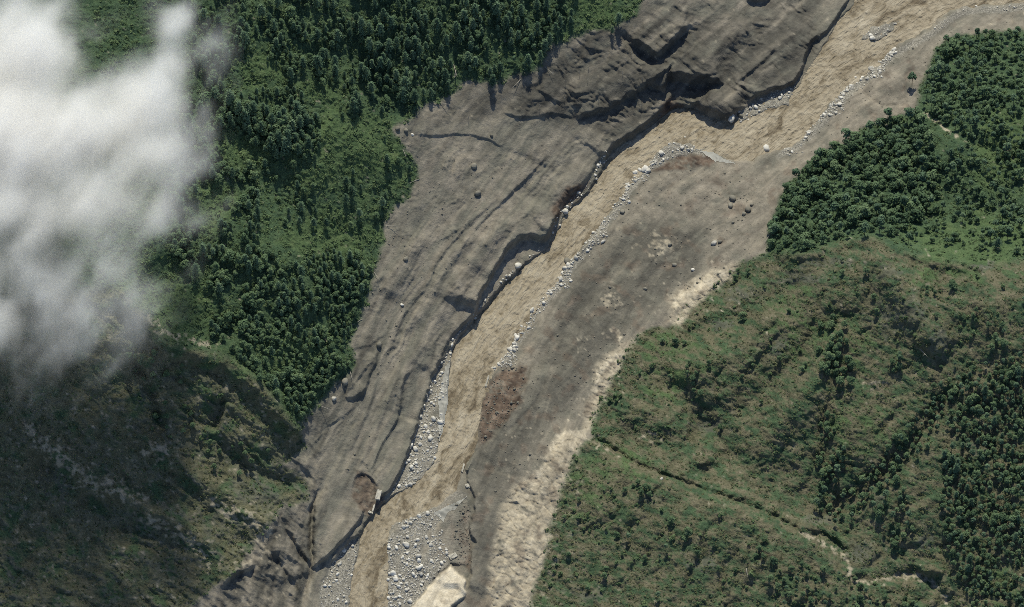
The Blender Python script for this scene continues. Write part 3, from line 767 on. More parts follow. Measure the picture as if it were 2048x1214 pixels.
def pine_crown(seed, H=20.0, Rr=3.7, base=.22, sharp=.85):
    rng = np.random.RandomState(seed)
    pos, nr, sz = [], [], []
    tiers = 10
    for k in range(tiers):
        t = k / (tiers - 1)
        z = H * (base + (1 - base) * t ** .95)
        r = Rr * (min(1, (1 - t) * 1.15 + .10) ** sharp) * rng.uniform(.85, 1.1) * (.75 + .25 * min(1, t * 5))
        nb = max(3, int(9 * r / Rr) + 2)
        ph = rng.rand() * 6.28
        for b in range(nb):
            a = ph + 6.283 * b / nb + rng.normal() * .25
            L = r * rng.uniform(.65, 1.15)
            d = np.array([math.cos(a), math.sin(a), 0])
            for q in np.linspace(.25, 1, 6):
                p = d * L * q + np.array([0, 0, z - .9 * q * q + rng.normal() * .35]) + rng.normal(size=3) * .3
                pos.append(p); nr.append(d * .75 * q + np.array([0, 0, .8]) + rng.normal(size=3) * .35); sz.append(rng.uniform(.5, .95))
    for k in range(8):
        pos.append(np.array([rng.normal() * .3, rng.normal() * .3, H * rng.uniform(.95, 1.02)])); nr.append(rng.normal(size=3) * .6 + np.array([0, 0, .6])); sz.append(.7)
    return leaves('pine_crown', np.array(pos), np.array(nr), np.array(sz), M_PINE, rng)

def lobed_crown(seed, H=12.0, Rr=4.0, lo=.3, lobes=7, per=42, material=None, size=.95):
    rng = np.random.RandomState(seed)
    pos, nr, sz = [], [], []
    zc = H * (lo + 1) / 2
    hz = H * (1 - lo) / 2
    cen = []
    for k in range(lobes):
        a = 6.283 * k / lobes + rng.normal() * .4; q = rng.uniform(.35, .7)
        cen.append((np.array([math.cos(a) * Rr * q, math.sin(a) * Rr * q, zc + hz * rng.uniform(-.45, .45)]), Rr * rng.uniform(.38, .56)))
    cen.append((np.array([rng.normal() * .3, rng.normal() * .3, zc + hz * .55]), Rr * .55))
    for c0, r0 in cen:
        for k in range(per):
            d = rng.normal(size=3); d /= np.linalg.norm(d)
            if d[2] < -.5: d[2] *= -1
            p = c0 + d * r0 * rng.uniform(.75, 1.08) * np.array([1, 1, hz / Rr * 1.1])
            pos.append(p); nr.append(d + np.array([0, 0, .35]) + rng.normal(size=3) * .4); sz.append(rng.uniform(.7, 1.2) * size)
    return leaves('leaf_crown', np.array(pos), np.array(nr), np.array(sz), material or M_LEAF, rng)

def trunk_mesh(seed, H, r, limbs=0, material=None, lean=.02):
    rng = np.random.RandomState(seed)
    V, F = [], []
    def tube(p0, p1, r0, r1, n=6):
        p0, p1 = np.array(p0, float), np.array(p1, float)
        ax = p1 - p0; ax /= np.linalg.norm(ax)
        u = np.cross(ax, [.3, .9, .2]); u /= np.linalg.norm(u); v = np.cross(ax, u)
        b = len(V)
        for p, rr in ((p0, r0), (p1, r1)):
            for k in range(n):
                a = 6.283 * k / n; V.append(p + rr * (math.cos(a) * u + math.sin(a) * v))
        for k in range(n): F.append((b + k, b + (k + 1) % n, b + n + (k + 1) % n, b + n + k))
    top = np.array([rng.normal() * lean * H, rng.normal() * lean * H, H]); mid = top * .5 + rng.normal(size=3) * lean * H * .4
    tube((0, 0, -1.2), mid, r, r * .7); tube(mid, top, r * .7, r * .2)
    for k in range(limbs):
        t = rng.uniform(.45, .9); p = mid * (1 - (t - .5) * 2) + top * ((t - .5) * 2) if t > .5 else mid * t * 2
        a = rng.rand() * 6.28; L = H * rng.uniform(.14, .26)
        tube(p, p + np.array([math.cos(a) * L, math.sin(a) * L, L * .5]), r * .4, r * .12, 4)
    return mesh_from('trunk', V, F, material or bm_)

KIND = {'pine_tree': [], 'broadleaf_tree': [], 'umbrella_pine': [], 'shrub': []}
for s in range(5):
    KIND['pine_tree'].append((trunk_mesh(s, 18, .38, 4), pine_crown(10 + s, 19, 4.6 + .6 * (s % 3), .24 + .06 * (s % 2), .30 + .09 * (s % 3))))
    KIND['broadleaf_tree'].append((trunk_mesh(20 + s, 9.5, .42, 5), lobed_crown(30 + s, 11, 4.8, .22, 6 + s % 3, 72, None, .72)))
    KIND['shrub'].append((trunk_mesh(40 + s, 2.0, .14, 3), lobed_crown(50 + s, 3.6, 2.3, .02, 5, 20, M_BUSH, .62)))
for s in range(4):
    KIND['umbrella_pine'].append((trunk_mesh(60 + s, 13.5, .30, 5, lean=.03), lobed_crown(70 + s, 15, 3.7, .50, 6, 56, M_PINE, .7)))

LIB = bpy.data.collections.new('plant_library')      # not linked to the scene: sources of the uncounted growth
def lib(name, parts):
    bmx = bmesh.new()
    me = bpy.data.meshes.new(name)
    mats, allV, allF, mi, tint = [], [], [], [], []
    off = 0
    for p in parts:
        n = len(p.vertices); co = np.empty(n * 3, f32); p.vertices.foreach_get('co', co); allV.append(co.reshape(-1, 3))
        ls = np.empty(len(p.loops), np.int32); p.loops.foreach_get('vertex_index', ls)
        k = len(p.loops) // len(p.polygons)
        fs = ls.reshape(-1, k) + off
        if k == 4: fs = np.concatenate([fs[:, [0, 1, 2]], fs[:, [0, 2, 3]]])
        allF.append(fs); mi.append(np.full(len(fs), len(mats), np.int32)); mats.append(p.materials[0])
        t = np.zeros(n, f32)
        if 'tint' in p.attributes: p.attributes['tint'].data.foreach_get('value', t)
        tint.append(t); off += n
    bmx.free()
    V = np.concatenate(allV); F = np.concatenate(allF)
    me = mesh_from(name, V, F, mats[0], np.concatenate(tint))
    for m in mats[1:]: me.materials.append(m)
    me.polygons.foreach_set('material_index', np.concatenate(mi))
    o = bpy.data.objects.new(name, me)
    return o

def scatter_stuff(name, sources, pts, scales, rots, picks, material, label):
    """one object of uncounted growth: instances on points"""
    c = bpy.data.collections.new(name + '_sources')
    for k, s in enumerate(sources):
        s.name = f'{k:02d}_' + s.name; c.objects.link(s)
    me = bpy.data.meshes.new(name)
    me.vertices.add(len(pts)); me.vertices.foreach_set('co', np.asarray(pts, f32).ravel())
    for an, dt, val, key in (('sc', 'FLOAT', scales, 'value'), ('rz', 'FLOAT', rots, 'value'), ('pk', 'INT', picks, 'value')):
        at = me.attributes.new(an, dt, 'POINT'); at.data.foreach_set(key, np.asarray(val, f32 if dt == 'FLOAT' else np.int32))
    me.materials.append(material)
    o = bpy.data.objects.new(name, me); COL.objects.link(o)
    o['kind'] = 'stuff'; o['label'] = label
    ng = bpy.data.node_groups.new(name, 'GeometryNodeTree')
    ng.interface.new_socket('Geometry', in_out='INPUT', socket_type='NodeSocketGeometry')
    ng.interface.new_socket('Geometry', in_out='OUTPUT', socket_type='NodeSocketGeometry')
    N, L = ng.nodes, ng.links
    gi, go = N.new('NodeGroupInput'), N.new('NodeGroupOutput')
    ci = N.new('GeometryNodeCollectionInfo'); ci.inputs['Collection'].default_value = c; ci.inputs['Separate Children'].default_value = True; ci.inputs['Reset Children'].default_value = True
    ip = N.new('GeometryNodeInstanceOnPoints'); ip.inputs['Pick Instance'].default_value = True
    def at(nm, t):
        a = N.new('GeometryNodeInputNamedAttribute'); a.data_type = t; a.inputs['Name'].default_value = nm; return a.outputs['Attribute']
    cx = N.new('ShaderNodeCombineXYZ'); L.new(at('rz', 'FLOAT'), cx.inputs['Z'])
    L.new(gi.outputs[0], ip.inputs['Points']); L.new(ci.outputs[0], ip.inputs['Instance']); L.new(at('pk', 'INT'), ip.inputs['Instance Index'])
    L.new(cx.outputs[0], ip.inputs['Rotation']); L.new(at('sc', 'FLOAT'), ip.inputs['Scale']); L.new(ip.outputs[0], go.inputs[0])
    md = o.modifiers.new('growth', 'NODES'); md.node_group = ng
    return o

# ---------------------------------------------------------------- where the trees stand (photograph pixels)
rng = np.random.RandomState(5)
def poly_area(p):
    p = np.array(p, float); x, y = p.T
    return abs(np.dot(x, np.roll(y, 1)) - np.dot(y, np.roll(x, 1))) / 2
OCC = {}
def free(x, y, d):
    gx, gy = int(x // 12), int(y // 12)
    r = int(d // 12) + 1
    for i in range(gx - r, gx + r + 1):
        for j in range(gy - r, gy + r + 1):
            for q in OCC.get((i, j), ()):
                if (q[0] - x) ** 2 + (q[1] - y) ** 2 < (d * .5 + q[2] * .5) ** 2: return False
    return True
def take(x, y, d): OCC.setdefault((int(x // 12), int(y // 12)), []).append((x, y, d))
# (label phrase, group, polygon, spacing, kinds, size range, keep-away of open patches)
ZN = [
 ('in stand above the scar', 'pines of the dense upper stand', [(560,-70),(1150,-70),(1148,64),(1095,94),(1078,130),(1000,160),(930,158),(895,190),(820,205),(720,180),(640,110)], 16.5, {'pine_tree': .66, 'broadleaf_tree': .22, 'umbrella_pine': .12}, (.45, 1.15), -.10),
 ('on flank beside the cloud', 'trees on the flank beside the cloud', [(372,-70),(560,-70),(640,110),(720,185),(800,215),(785,250),(700,235),(620,225),(480,200),(400,180),(380,60)], 13, {'broadleaf_tree': .6, 'pine_tree': .4}, (.4, 1.0), .02),
 ('in clump beside meadow', 'trees of the clump beside the meadow', [(470,210),(560,225),(640,236),(640,300),(560,320),(500,290)], 13, {'pine_tree': .5, 'broadleaf_tree': .5}, (.75, 1.15), -.6),
 ('in belt below the cloud', 'trees of the belt below the cloud', [(330,190),(470,200),(500,300),(520,420),(560,540),(560,640),(500,700),(430,690),(400,610),(350,520),(330,380)], 12.5, {'broadleaf_tree': .72, 'pine_tree': .28}, (.45, 1.05), .0),
 ('on meadow slope', 'scattered trees of the meadow slope', [(520,320),(640,310),(780,270),(832,340),(800,400),(765,440),(745,520),(640,500),(560,440)], 24, {'broadleaf_tree': .4, 'pine_tree': .4, 'shrub': .2}, (.45, .85), -.05),
 ('in wood along scar edge', 'trees along the middle of the scar edge', [(560,540),(640,500),(745,520),(735,560),(725,600),(704,650),(690,690),(620,690),(560,650)], 13, {'pine_tree': .4, 'broadleaf_tree': .6}, (.5, .9), -.3),
 ('in wood above the spur', 'trees of the wood above the spur', [(450,690),(560,650),(690,690),(700,730),(670,760),(630,800),(600,840),(560,800),(500,740)], 12.5, {'broadleaf_tree': .95, 'pine_tree': .05}, (.55, .98), -.3),
 ('in side valley wood', 'trees of the side valley wood', [(1548,430),(1575,380),(1604,342),(1652,302),(1704,286),(1742,254),(1792,236),(1836,226),(1850,260),(1880,330),(1860,420),(1800,470),(1740,468),(1660,480),(1600,506),(1540,498)], 13, {'broadleaf_tree': .75, 'umbrella_pine': .25}, (.4, 1.45), -.42),
 ('in wood beyond the gully', 'trees beyond the small gully', [(1842,215),(1850,165),(1866,122),(1892,84),(1960,72),(2110,62),(2110,310),(2000,290),(1930,280),(1880,245)], 13.5, {'broadleaf_tree': .5, 'umbrella_pine': .5}, (.5, 1.15), -.32),
 ('on side valley slope', 'scattered trees of the side valley slope', [(1880,330),(1930,285),(2110,320),(2110,515),(1900,505),(1800,480),(1860,420)], 16, {'broadleaf_tree': .6, 'umbrella_pine': .4}, (.5, 1.15), -.14),
 ('in wood flanking scrub hill', 'trees on the flank of the scrub hill', [(1900,770),(1960,730),(2110,700),(2110,1240),(1960,1240),(1895,1110),(1880,980),(1890,860)], 14, {'broadleaf_tree': .55, 'pine_tree': .1, 'umbrella_pine': .35}, (.5, .85), -.30),
 ('in gully of scrub hill', 'trees of the gully on the scrub hill', [(1905,740),(1890,860),(1800,950),(1830,1060),(1790,1100),(1740,1010),(1665,1065),(1640,1020),(1760,920),(1840,800)], 14, {'broadleaf_tree': .7, 'umbrella_pine': .3}, (.5, .85), -.2),
 ('in strip up scrub hill', 'trees of the strip on the scrub hill', [(1630,1020),(1690,1010),(1690,900),(1670,830),(1640,840),(1636,930)], 15, {'broadleaf_tree': .8, 'umbrella_pine': .2}, (.4, .9), .0),
 ('at near spur foot', 'trees at the foot of the near spur', [(1560,1120),(1680,1150),(1800,1180),(1860,1240),(1540,1240)], 17, {'broadleaf_tree': .5, 'umbrella_pine': .3, 'shrub': .2}, (.45, .8), -.15),
 ('on open scrub hill', 'scattered growth of the upper scrub hill', [(1560,560),(1750,500),(2060,560),(2060,760),(1880,760),(1700,640),(1600,760),(1420,900),(1300,860),(1260,760),(1400,620)], 32, {'shrub': .6, 'broadleaf_tree': .25, 'umbrella_pine': .15}, (.35, .85), .06),
 ('on open near spur', 'scattered growth of the near spur', [(1140,960),(1320,990),(1560,1070),(1560,1230),(1080,1230),(1110,1080)], 28, {'shrub': .7, 'broadleaf_tree': .2, 'umbrella_pine': .1}, (.35, .8), .06),
 ('on shaded spur', 'shrubs on the shaded spur', [(250,720),(420,740),(560,860),(520,960),(420,940),(300,860)], 26, {'shrub': .6, 'broadleaf_tree': .4}, (.45, .75), .0),
]
TREES = []      # x, y, kind, scale, label phrase, group
HAND = [
 (1236, 48, 'pine_tree', .95, 'lone tall pine on the grass clearing at the head of the scar', None),
 (1224, 66, 'pine_tree', .55, 'small pine just below the lone tall one at the clearing edge', None),
 (1690, 282, 'umbrella_pine', 1.35, 'thin single pine on bare debris, nearest the river', None),
 (1737, 264, 'umbrella_pine', 1.3, 'left one of two close thin pines on bare debris', None),
 (1754, 258, 'umbrella_pine', 1.15, 'right one of two close thin pines on bare debris', None),
 (1775, 240, 'umbrella_pine', 1.35, 'thin single pine beside the mud step at the wood corner', None),
 (1824, 168, 'umbrella_pine', 1.15, 'single tree casting a shadow onto bare mud below the far wood', None),
 (985, 172, 'pine_tree', .95, 'pine at the tip of the upper stand, shadow on grey mud', None),
 (690, 535, 'pine_tree', .9, None, None), (740, 540, 'broadleaf_tree', .8, 'round tree standing out over the scar with its shadow on mud', None),
]
for x, y, k, s, lb, g in HAND:
    take(x, y, 14); TREES.append([x, y, k, s, lb or ('', '')[0], g])
TREES = [t for t in TREES if t[4]]
for cx, cy, rx, ry, n, kinds, sc, lb in [
  (1386,755,22,30,9,('broadleaf_tree',),.62,'in clump below pale soil'), (1345,688,26,10,5,('broadleaf_tree','shrub'),.7,'beside the pale crust on the scrub hill'),
  (1480,545,22,14,7,('broadleaf_tree','shrub'),.6,'at corner of the fan'), (1672,705,28,48,26,('broadleaf_tree',),.85,'in bright clump on the hill'),
  (1235,795,14,10,4,('shrub',),1.2,'beside the tan crust over the fan'), (1285,980,26,16,7,('broadleaf_tree',),.6,'on the crest of the near spur'), (1215,985,18,26,6,('broadleaf_tree','shrub'),.62,'on the pale end of the near spur'),
  (1366,1075,8,12,2,('broadleaf_tree',),.85,'alone in the middle of the near spur'), (1268,1115,12,14,3,('broadleaf_tree','shrub'),.75,'low on the near spur'), (1215,1145,10,12,2,('broadleaf_tree',),.7,'lower end of the near spur'),
  (1110,1130,14,26,5,('shrub',),1.0,'along the tan soil edge of the near spur'), (1160,1050,18,24,6,('shrub',),1.0,'on the left flank of the near spur'), (1860,580,22,14,6,('broadleaf_tree','shrub'),.55,'near the top of the scrub hill'),
  (1950,640,30,30,7,('broadleaf_tree',),.55,'on high shoulder of the hill'), (2000,680,20,24,6,('broadleaf_tree','umbrella_pine'),.7,'on the right edge of the scrub hill'), (1605,735,8,10,2,('broadleaf_tree',),.75,'below the bright clump on the scrub hill'),
  (1790,735,22,18,5,('umbrella_pine','broadleaf_tree'),.75,'beside the reddish bare patch'), (1655,850,14,16,5,('broadleaf_tree',),.7,'at the top of the tree strip'), (1520,1110,14,10,3,('broadleaf_tree',),.6,'low on the right part of the near spur'),
  (280,716,24,10,6,('broadleaf_tree',),.7,'below the rock step of the shaded spur'), (2005,430,50,36,9,('broadleaf_tree','umbrella_pine'),1.0,'on bright valley grass'),
  (1992,495,6,6,1,('pine_tree',),1.0,'at the top edge of the scrub hill')]:
    k = 0; tries = 0
    while k < n and tries < 300:
        tries += 1
        x, y = cx + rng.normal() * rx * .6, cy + rng.normal() * ry * .6
        if not free(x, y, 8): continue
        take(x, y, 10); kd = kinds[rng.randint(len(kinds))]
        TREES.append([x, y, kd, sc * rng.uniform(.75, 1.15), lb.replace('the ', ''), 'growth ' + lb]); k += 1
for lb, g, poly, sp, kinds, (s0, s1), cut in ZN:
    p = np.array(poly, float); lo, hi = p.min(0), p.max(0)
    n = int(poly_area(poly) / (sp * sp) * 9)
    c0 = rng.uniform(lo, hi, (n, 2))
    c0 = c0[inside(c0[:, 0], c0[:, 1], poly)]
    dn = fbm(c0[:, 0] / 55, c0[:, 1] / 45, 3, 300)
    okv = sample(mVEG, c0[:, 0], c0[:, 1]) > .55
    mk = sample(mead, c0[:, 0], c0[:, 1]); bign = 1 + .55 * fbm(c0[:, 0] / 60, c0[:, 1] / 60, 2, 350)
    ks, ws = list(kinds), np.array(list(kinds.values())); ws = ws / ws.sum()
    for (x, y), d_, o_, m_, bg_ in zip(c0, dn, okv, mk, bign):
        if not o_ or d_ < cut + (.22 * m_): continue
        s_ = rng.uniform(s0, s1) * (1 - .2 * m_) * bg_
        kd = ks[rng.choice(len(ks), p=ws)]
        if kd == 'shrub': s_ *= 1.5
        dd = sp * rng.uniform(.6, 1.25) * (s_ / s1) ** .6
        if free(x, y, dd):
            take(x, y, dd); TREES.append([x, y, kd, s_, lb, g])

WORD = {'pine_tree': ('dark pine', 'pine'), 'broadleaf_tree': ('round green tree', 'broadleaf'), 'umbrella_pine': ('thin high-crowned pine', 'umbrella pine'), 'shrub': ('leafy shrub', 'shrub')}
CATG = {'pine_tree': 'tree', 'broadleaf_tree': 'tree', 'umbrella_pine': 'tree', 'shrub': 'shrub'}
BASEW = {'pine_tree': 20, 'broadleaf_tree': 13, 'umbrella_pine': 15, 'shrub': 4.5}
def under_cloud(x, y):
    return x < 250 + 110 * math.exp(-((y - 150) / 200) ** 2) and y < 720
ORD = ['', 'second', 'third', 'fourth', 'fifth', 'sixth', 'seventh', 'eighth', 'ninth', 'tenth', 'eleventh', 'twelfth', 'thirteenth', 'fourteenth', 'fifteenth']
def single_out(items, sizes):
    """items: (object, x, y, size, noun, place phrase, group). Gives each one of a look-alike group a label of its own."""
    fam = {}
    for it in items: fam.setdefault((it[4], it[5]), []).append(it)
    for (noun, place), L_ in fam.items():
        xs_ = np.array([i[1] for i in L_]); ys_ = np.array([i[2] for i in L_]); ss = np.array([i[3] for i in L_])
        n = len(L_)
        if n == 1:
            L_[0][0]['label'] = f'{noun} {place}'; continue
        nc = 1 if n < 6 else (3 if n < 60 else 4); nr_ = 1 if n < 14 else (3 if n < 60 else 5)
        cu_ = np.clip(((xs_ - xs_.min()) / (np.ptp(xs_) + 1e-3) * nc).astype(int), 0, nc - 1); ru = np.clip(((ys_ - ys_.min()) / (np.ptp(ys_) + 1e-3) * nr_).astype(int), 0, nr_ - 1)
        lv = np.digitize(ss, np.quantile(ss, [.33, .67])) if n > 8 else np.ones(n, int)
        rw = {1: [''], 3: ['top', 'middle', 'bottom'], 5: ['top', 'upper', 'middle', 'lower', 'bottom']}[nr_]
        cw_ = {1: [''], 3: ['left', 'centre', 'right'], 4: ['far left', 'left', 'right', 'far right']}[nc]
        cells = {}
        for k in range(n): cells.setdefault((lv[k], ru[k], cu_[k]), []).append(k)
        for (l_, r_, c_), ks in cells.items():
            ks.sort(key=lambda q: xs_[q])
            for m, k in enumerate(ks):
                sz = sizes[l_] if n > 8 else ''
                od = '' if len(ks) == 1 else ((ORD[m] + ' from left') if m else 'leftmost')
                pl = ' '.join(q for q in (rw[r_], cw_[c_]) if q)
                L_[k][0]['label'] = ' '.join(f"{sz} {noun}{', ' + od if od else ''}{', ' + pl if pl else ''} {place}".split())
rest_trees = []
named = []
n_hand = 9
for kind in KIND:
    mine = [(i, t) for i, t in enumerate(TREES) if t[2] == kind]
    ok = [(i, t) for i, t in mine if 8 < t[0] < 2040 and 14 < t[1] < 1210 and not under_cloud(t[0], t[1])]
    # hand-placed and small clumps first, then the largest
    ok.sort(key=lambda q: (-(q[0] < n_hand), -(q[1][5] is not None and q[1][5].startswith('growth')), -q[1][3]))
    chosen = ok[:300]
    ids = {i for i, _ in chosen}
    rest_trees += [t for i, t in mine if i not in ids]
    for i, (x, y, kd, s_, lb, g) in chosen:
        v = rng.randint(len(KIND[kd])); tr, cr = KIND[kd][v]
        e = bpy.data.objects.new(kd, None); e.empty_display_size = 1
        gp = ground([x], [y])[0]
        e.location = gp; e.rotation_euler = (rng.normal() * .03, rng.normal() * .03, rng.rand() * 6.28)
        e.scale = (s_ * rng.uniform(.9, 1.12),) * 2 + (s_ * rng.uniform(.92, 1.1),)
        if g is None: e['label'] = lb
        else:
            e['group'] = f'{WORD[kd][1]} {g}'; named.append((e, x, y, s_, WORD[kd][0], lb, g))
        e['category'] = CATG[kd]
        COL.objects.link(e)
        for nm, me in (('trunk', tr), ('crown', cr)):
            o = bpy.data.objects.new(nm, me); o.parent = e; COL.objects.link(o)
single_out(named, ('short', 'middling', 'tall'))
print('TREES', len(TREES), 'rest', len(rest_trees))
src, look = [], {}
for kd in KIND:
    look[kd] = []
    for tr, cr in KIND[kd]:
        look[kd].append(len(src)); src.append(lib(kd + '_growth', (tr, cr)))
xy = np.array([(t[0], t[1]) for t in rest_trees])
scatter_stuff('forest', src, ground(xy[:, 0], xy[:, 1]), [t[3] for t in rest_trees], rng.rand(len(xy)) * 6.28,
              [look[t[2]][rng.randint(len(look[t[2]]))] for t in rest_trees], M_LEAF, 'mass of smaller trees filling the woods of the valley sides')

# undergrowth and heath: nobody could count it
def tuft(seed, material, R0=1.0, H0=.9, n=26, sz=.36):
    r = np.random.RandomState(seed)
    d = r.normal(size=(n, 3)); d /= np.linalg.norm(d, axis=1, keepdims=True); d[:, 2] = np.abs(d[:, 2])
    pos = d * np.array([R0, R0, H0]) * r.uniform(.6, 1.05, (n, 1))
    return bpy.data.objects.new('tuft', leaves('tuft', pos, d + r.normal(size=(n, 3)) * .45 + np.array([0, 0, .2]), sz * r.uniform(.7, 1.3, n), material, r))
def spread(n, test, lo=(-40, -40), hi=(2090, 1260)):
    c = rng.uniform(lo, hi, (n, 2)); return c[test(c[:, 0], c[:, 1])]
g_und = spread(90000, lambda x, y: (sample(mVEG, x, y) > .5) & (sample(mSCR, x, y) < .5) & (sample(mSPUR, x, y) < .6) & (fbm(x / 30, y / 26, 3, 310) + .35 * rng.rand(len(x)) > -.02) & (x > 190))
g_edge = spread(60000, lambda x, y: (sample(mVEG, x, y) > .12) & (sample(mVEG, x, y) < .6) & (rng.rand(len(x)) < .55) & (sample(river, x, y) < .1))
g_und = np.concatenate([g_und, g_edge])
g_hea = spread(120000, lambda x, y: (sample(mVEG, x, y) > .5) & (sample(mSCR, x, y) >= .5) & (sample(w_pale, x, y) < .3) & (fbm(x / 22, y / 18, 3, 320) + .4 * rng.rand(len(x)) > .06))
g_spu = spread(60000, lambda x, y: (sample(mSPUR, x, y) >= .6) & (sample(mVEG, x, y) > .5) & (sample(w_pale, x, y) < .3) & (fbm(x / 26, y / 22, 3, 330) + .4 * rng.rand(len(x)) > .06) & (y > 560))
print('growth', len(g_und), len(g_hea), len(g_spu))
scatter_stuff('undergrowth', [tuft(k, M_BUSH) for k in range(4)], ground(g_und[:, 0], g_und[:, 1], -.2), np.clip(np.exp(rng.normal(.15, .4, len(g_und))), .5, 3.0) , rng.rand(len(g_und)) * 6.28, rng.randint(0, 4, len(g_und)), M_BUSH, 'green undergrowth carpet between the trees')
scatter_stuff('heath_vegetation', [tuft(10 + k, M_HEATH if k < 3 else M_BUSH) for k in range(4)], ground(g_hea[:, 0], g_hea[:, 1], -.2), np.clip(np.exp(rng.normal(-.25, .4, len(g_hea))), .3, 2.2), rng.rand(len(g_hea)) * 6.28, rng.randint(0, 4, len(g_hea)), M_HEATH, 'low olive heath covering the scrub hill')
scatter_stuff('spur_vegetation', [tuft(20 + k, M_BUSH if k < 1 else M_HEATH) for k in range(4)], ground(g_spu[:, 0], g_spu[:, 1], -.2), rng.uniform(.5, 1.5, len(g_spu)), rng.rand(len(g_spu)) * 6.28, rng.randint(0, 4, len(g_spu)), M_BUSH, 'low dark grass and scrub covering the shaded spur')
# ---------------------------------------------------------------- stones
def ico(sub):
    b = bmesh.new(); bmesh.ops.create_icosphere(b, subdivisions=sub, radius=1.0)
    V = np.array([v.co[:] for v in b.verts]); F = np.array([[v.index for v in f.verts] for f in b.faces]); b.free()
    return V, F
def stone_shape(seed, sub=2):
    r = np.random.RandomState(seed); V, F = ico(sub)
    V = V * (1 + .22 * fbm(V[:, 0] * 1.3 + seed, V[:, 1] * 1.3 + V[:, 2], 2, seed)[:, None])
    for k in range(7):                       # flatten facets
        d = r.normal(size=3); d /= np.linalg.norm(d); lim = r.uniform(.62, .9)
        e = V @ d; V = V - np.maximum(e - lim, 0)[:, None] * d
    V = V * np.array([1.0, r.uniform(.7, .95), r.uniform(.55, .8)])
    return V, F
ST = [mesh_from('stone', *stone_shape(s), M_STONE) for s in range(6)]
SD = [mesh_from('boulder', *stone_shape(20 + s), M_DARKR) for s in range(5)]
def rock(name, x, y, r, label, group=None, dark=False, sink=.25):
    me = (SD if dark else ST)[rng.randint(5)]
    o = bpy.data.objects.new(name, me); COL.objects.link(o)
    o.location = ground([x], [y], r * (.55 - sink))[0]; o.scale = (r * rng.uniform(.85, 1.2), r * rng.uniform(.8, 1.1), r * rng.uniform(.85, 1.15))
    o.rotation_euler = (rng.normal() * .2, rng.normal() * .2, rng.rand() * 6.28)
    o['label'] = label; o['category'] = 'boulder' if name == 'boulder' else 'stone'
    if group: o['group'] = group
    return o
for x, y, r, dk, lb in [
 (1462,238,5.2,0,'largest white boulder at the water edge below the hollow'), (1480,232,3.0,1,'brownish boulder beside the largest white one'), (1496,240,2.2,0,'small pale boulder in the shallows past the largest white one'),
 (1370,276,2.4,0,'single pale boulder standing in the brown river'), (1322,306,3.4,0,'blocky pale boulder on the bend bar'), (1364,296,2.6,0,'pale boulder at the tip of the bend bar'), (1376,300,2.2,0,'smaller pale boulder next to the bend bar tip'),
 (1290,338,4.2,0,'broad pale block at the lower end of the bend bar'), (1270,346,3.6,0,'white block at the water below the bend bar'), (1131,424,3.6,0,'white boulder at the far bank beneath the red soil'),
 (1036,532,3.6,0,'pale boulder at the foot of the dark cliff'), (1135,524,4.4,1,'grey boulder at the point of the near bank'), (1245,424,3.4,1,'brown boulder above the white stone strip'),
 (1465,398,4.2,1,'dark boulder pair member high on the fan, upper'), (1461,412,3.2,1,'dark boulder pair member high on the fan, lower'), (1496,420,4.2,1,'tall dark boulder near the wood edge'), (1488,428,3.0,1,'dark boulder leaning on the tall one near the wood edge'),
 (1504,410,2.6,1,'small dark boulder behind the tall one'), (1428,487,4.0,0,'pale-topped boulder alone on the middle fan'), (1440,484,2.6,1,'flat grey boulder behind the pale-topped one'), (1466,445,2.4,1,'small boulder on the ridge of the fan'),
 (1533,298,5.6,0,'rounded pale boulder at the inner bend of the river'), (1788,100,2.6,0,'pale boulder at the upstream end of the stone strip'), (1710,155,2.6,0,'white boulder on the upstream stone strip'), (1560,196,2.4,0,'pale boulder on the far bank gravel'),
 (955,388,4.0,1,'mud-coated boulder in the upper scar'), (948,333,3.6,1,'mud lump boulder on the pale part of the scar'), (812,518,3.4,1,'lone boulder with a tail of mud on the scar'), (804,610,2.2,0,'pale small boulder beside the long flow trough'),
 (758,690,4.0,1,'boulder on the rim of the broken scar edge'), (690,765,4.4,1,'large block where wood and scar meet'), (668,798,3.2,0,'pale block under the wood edge'),
 (795,258,3.2,1,'boulder in the corner of meadow and scar'), (812,262,2.6,1,'second boulder in the corner of meadow and scar'), (825,270,2.0,0,'pale boulder in the corner of meadow and scar'), (983,272,2.6,1,'boulder at the ledge end above the scar'),
 (1323,958,2.0,0,'white boulder in the ravine behind the near spur'), (1340,490,2.2,1,'boulder in the pale scab of the fan'), (1349,530,2.6,1,'boulder group below the pale scab'), (1386,540,2.4,0,'pale boulder near the tan crust top'),
 (1220,575,2.2,1,'small boulder in the middle of the fan'), (1290,578,2.2,1,'small dark boulder right of the fan middle')]:
    rock('boulder', x, y, r, lb, None, bool(dk))

def along(poly, a, b, n, off0, off1):
    """points along a bank between arc fractions, pushed off to one side (pixels)"""
    seg = np.diff(poly, axis=0); ln = np.hypot(*seg.T); cum = np.concatenate([[0], np.cumsum(ln)])
    s = rng.uniform(a, b, n) * cum[-1]
    i = np.clip(np.searchsorted(cum, s) - 1, 0, len(seg) - 1); t = (s - cum[i]) / ln[i]
    p = poly[i] + seg[i] * t[:, None]; nrm = np.stack([-seg[i][:, 1], seg[i][:, 0]], 1) / ln[i][:, None]
    wob = .35 + 1.1 * sm(-.35, .45, pn(s / 38, s * 0, 500)) ; q_ = rng.rand(n) ** 1.4
    keep = rng.rand(n) < .25 + 1.1 * sm(-.3, .3, pn(s / 60, s * 0 + 3.3, 501))
    return (p - nrm * (off0 + (off1 - off0) * q_ * wob)[:, None])[keep]
def frac(poly, pt):
    seg = np.diff(poly, axis=0); cum = np.concatenate([[0], np.cumsum(np.hypot(*seg.T))])
    return cum[np.argmin(((poly - np.array(pt)) ** 2).sum(1))] / cum[-1]
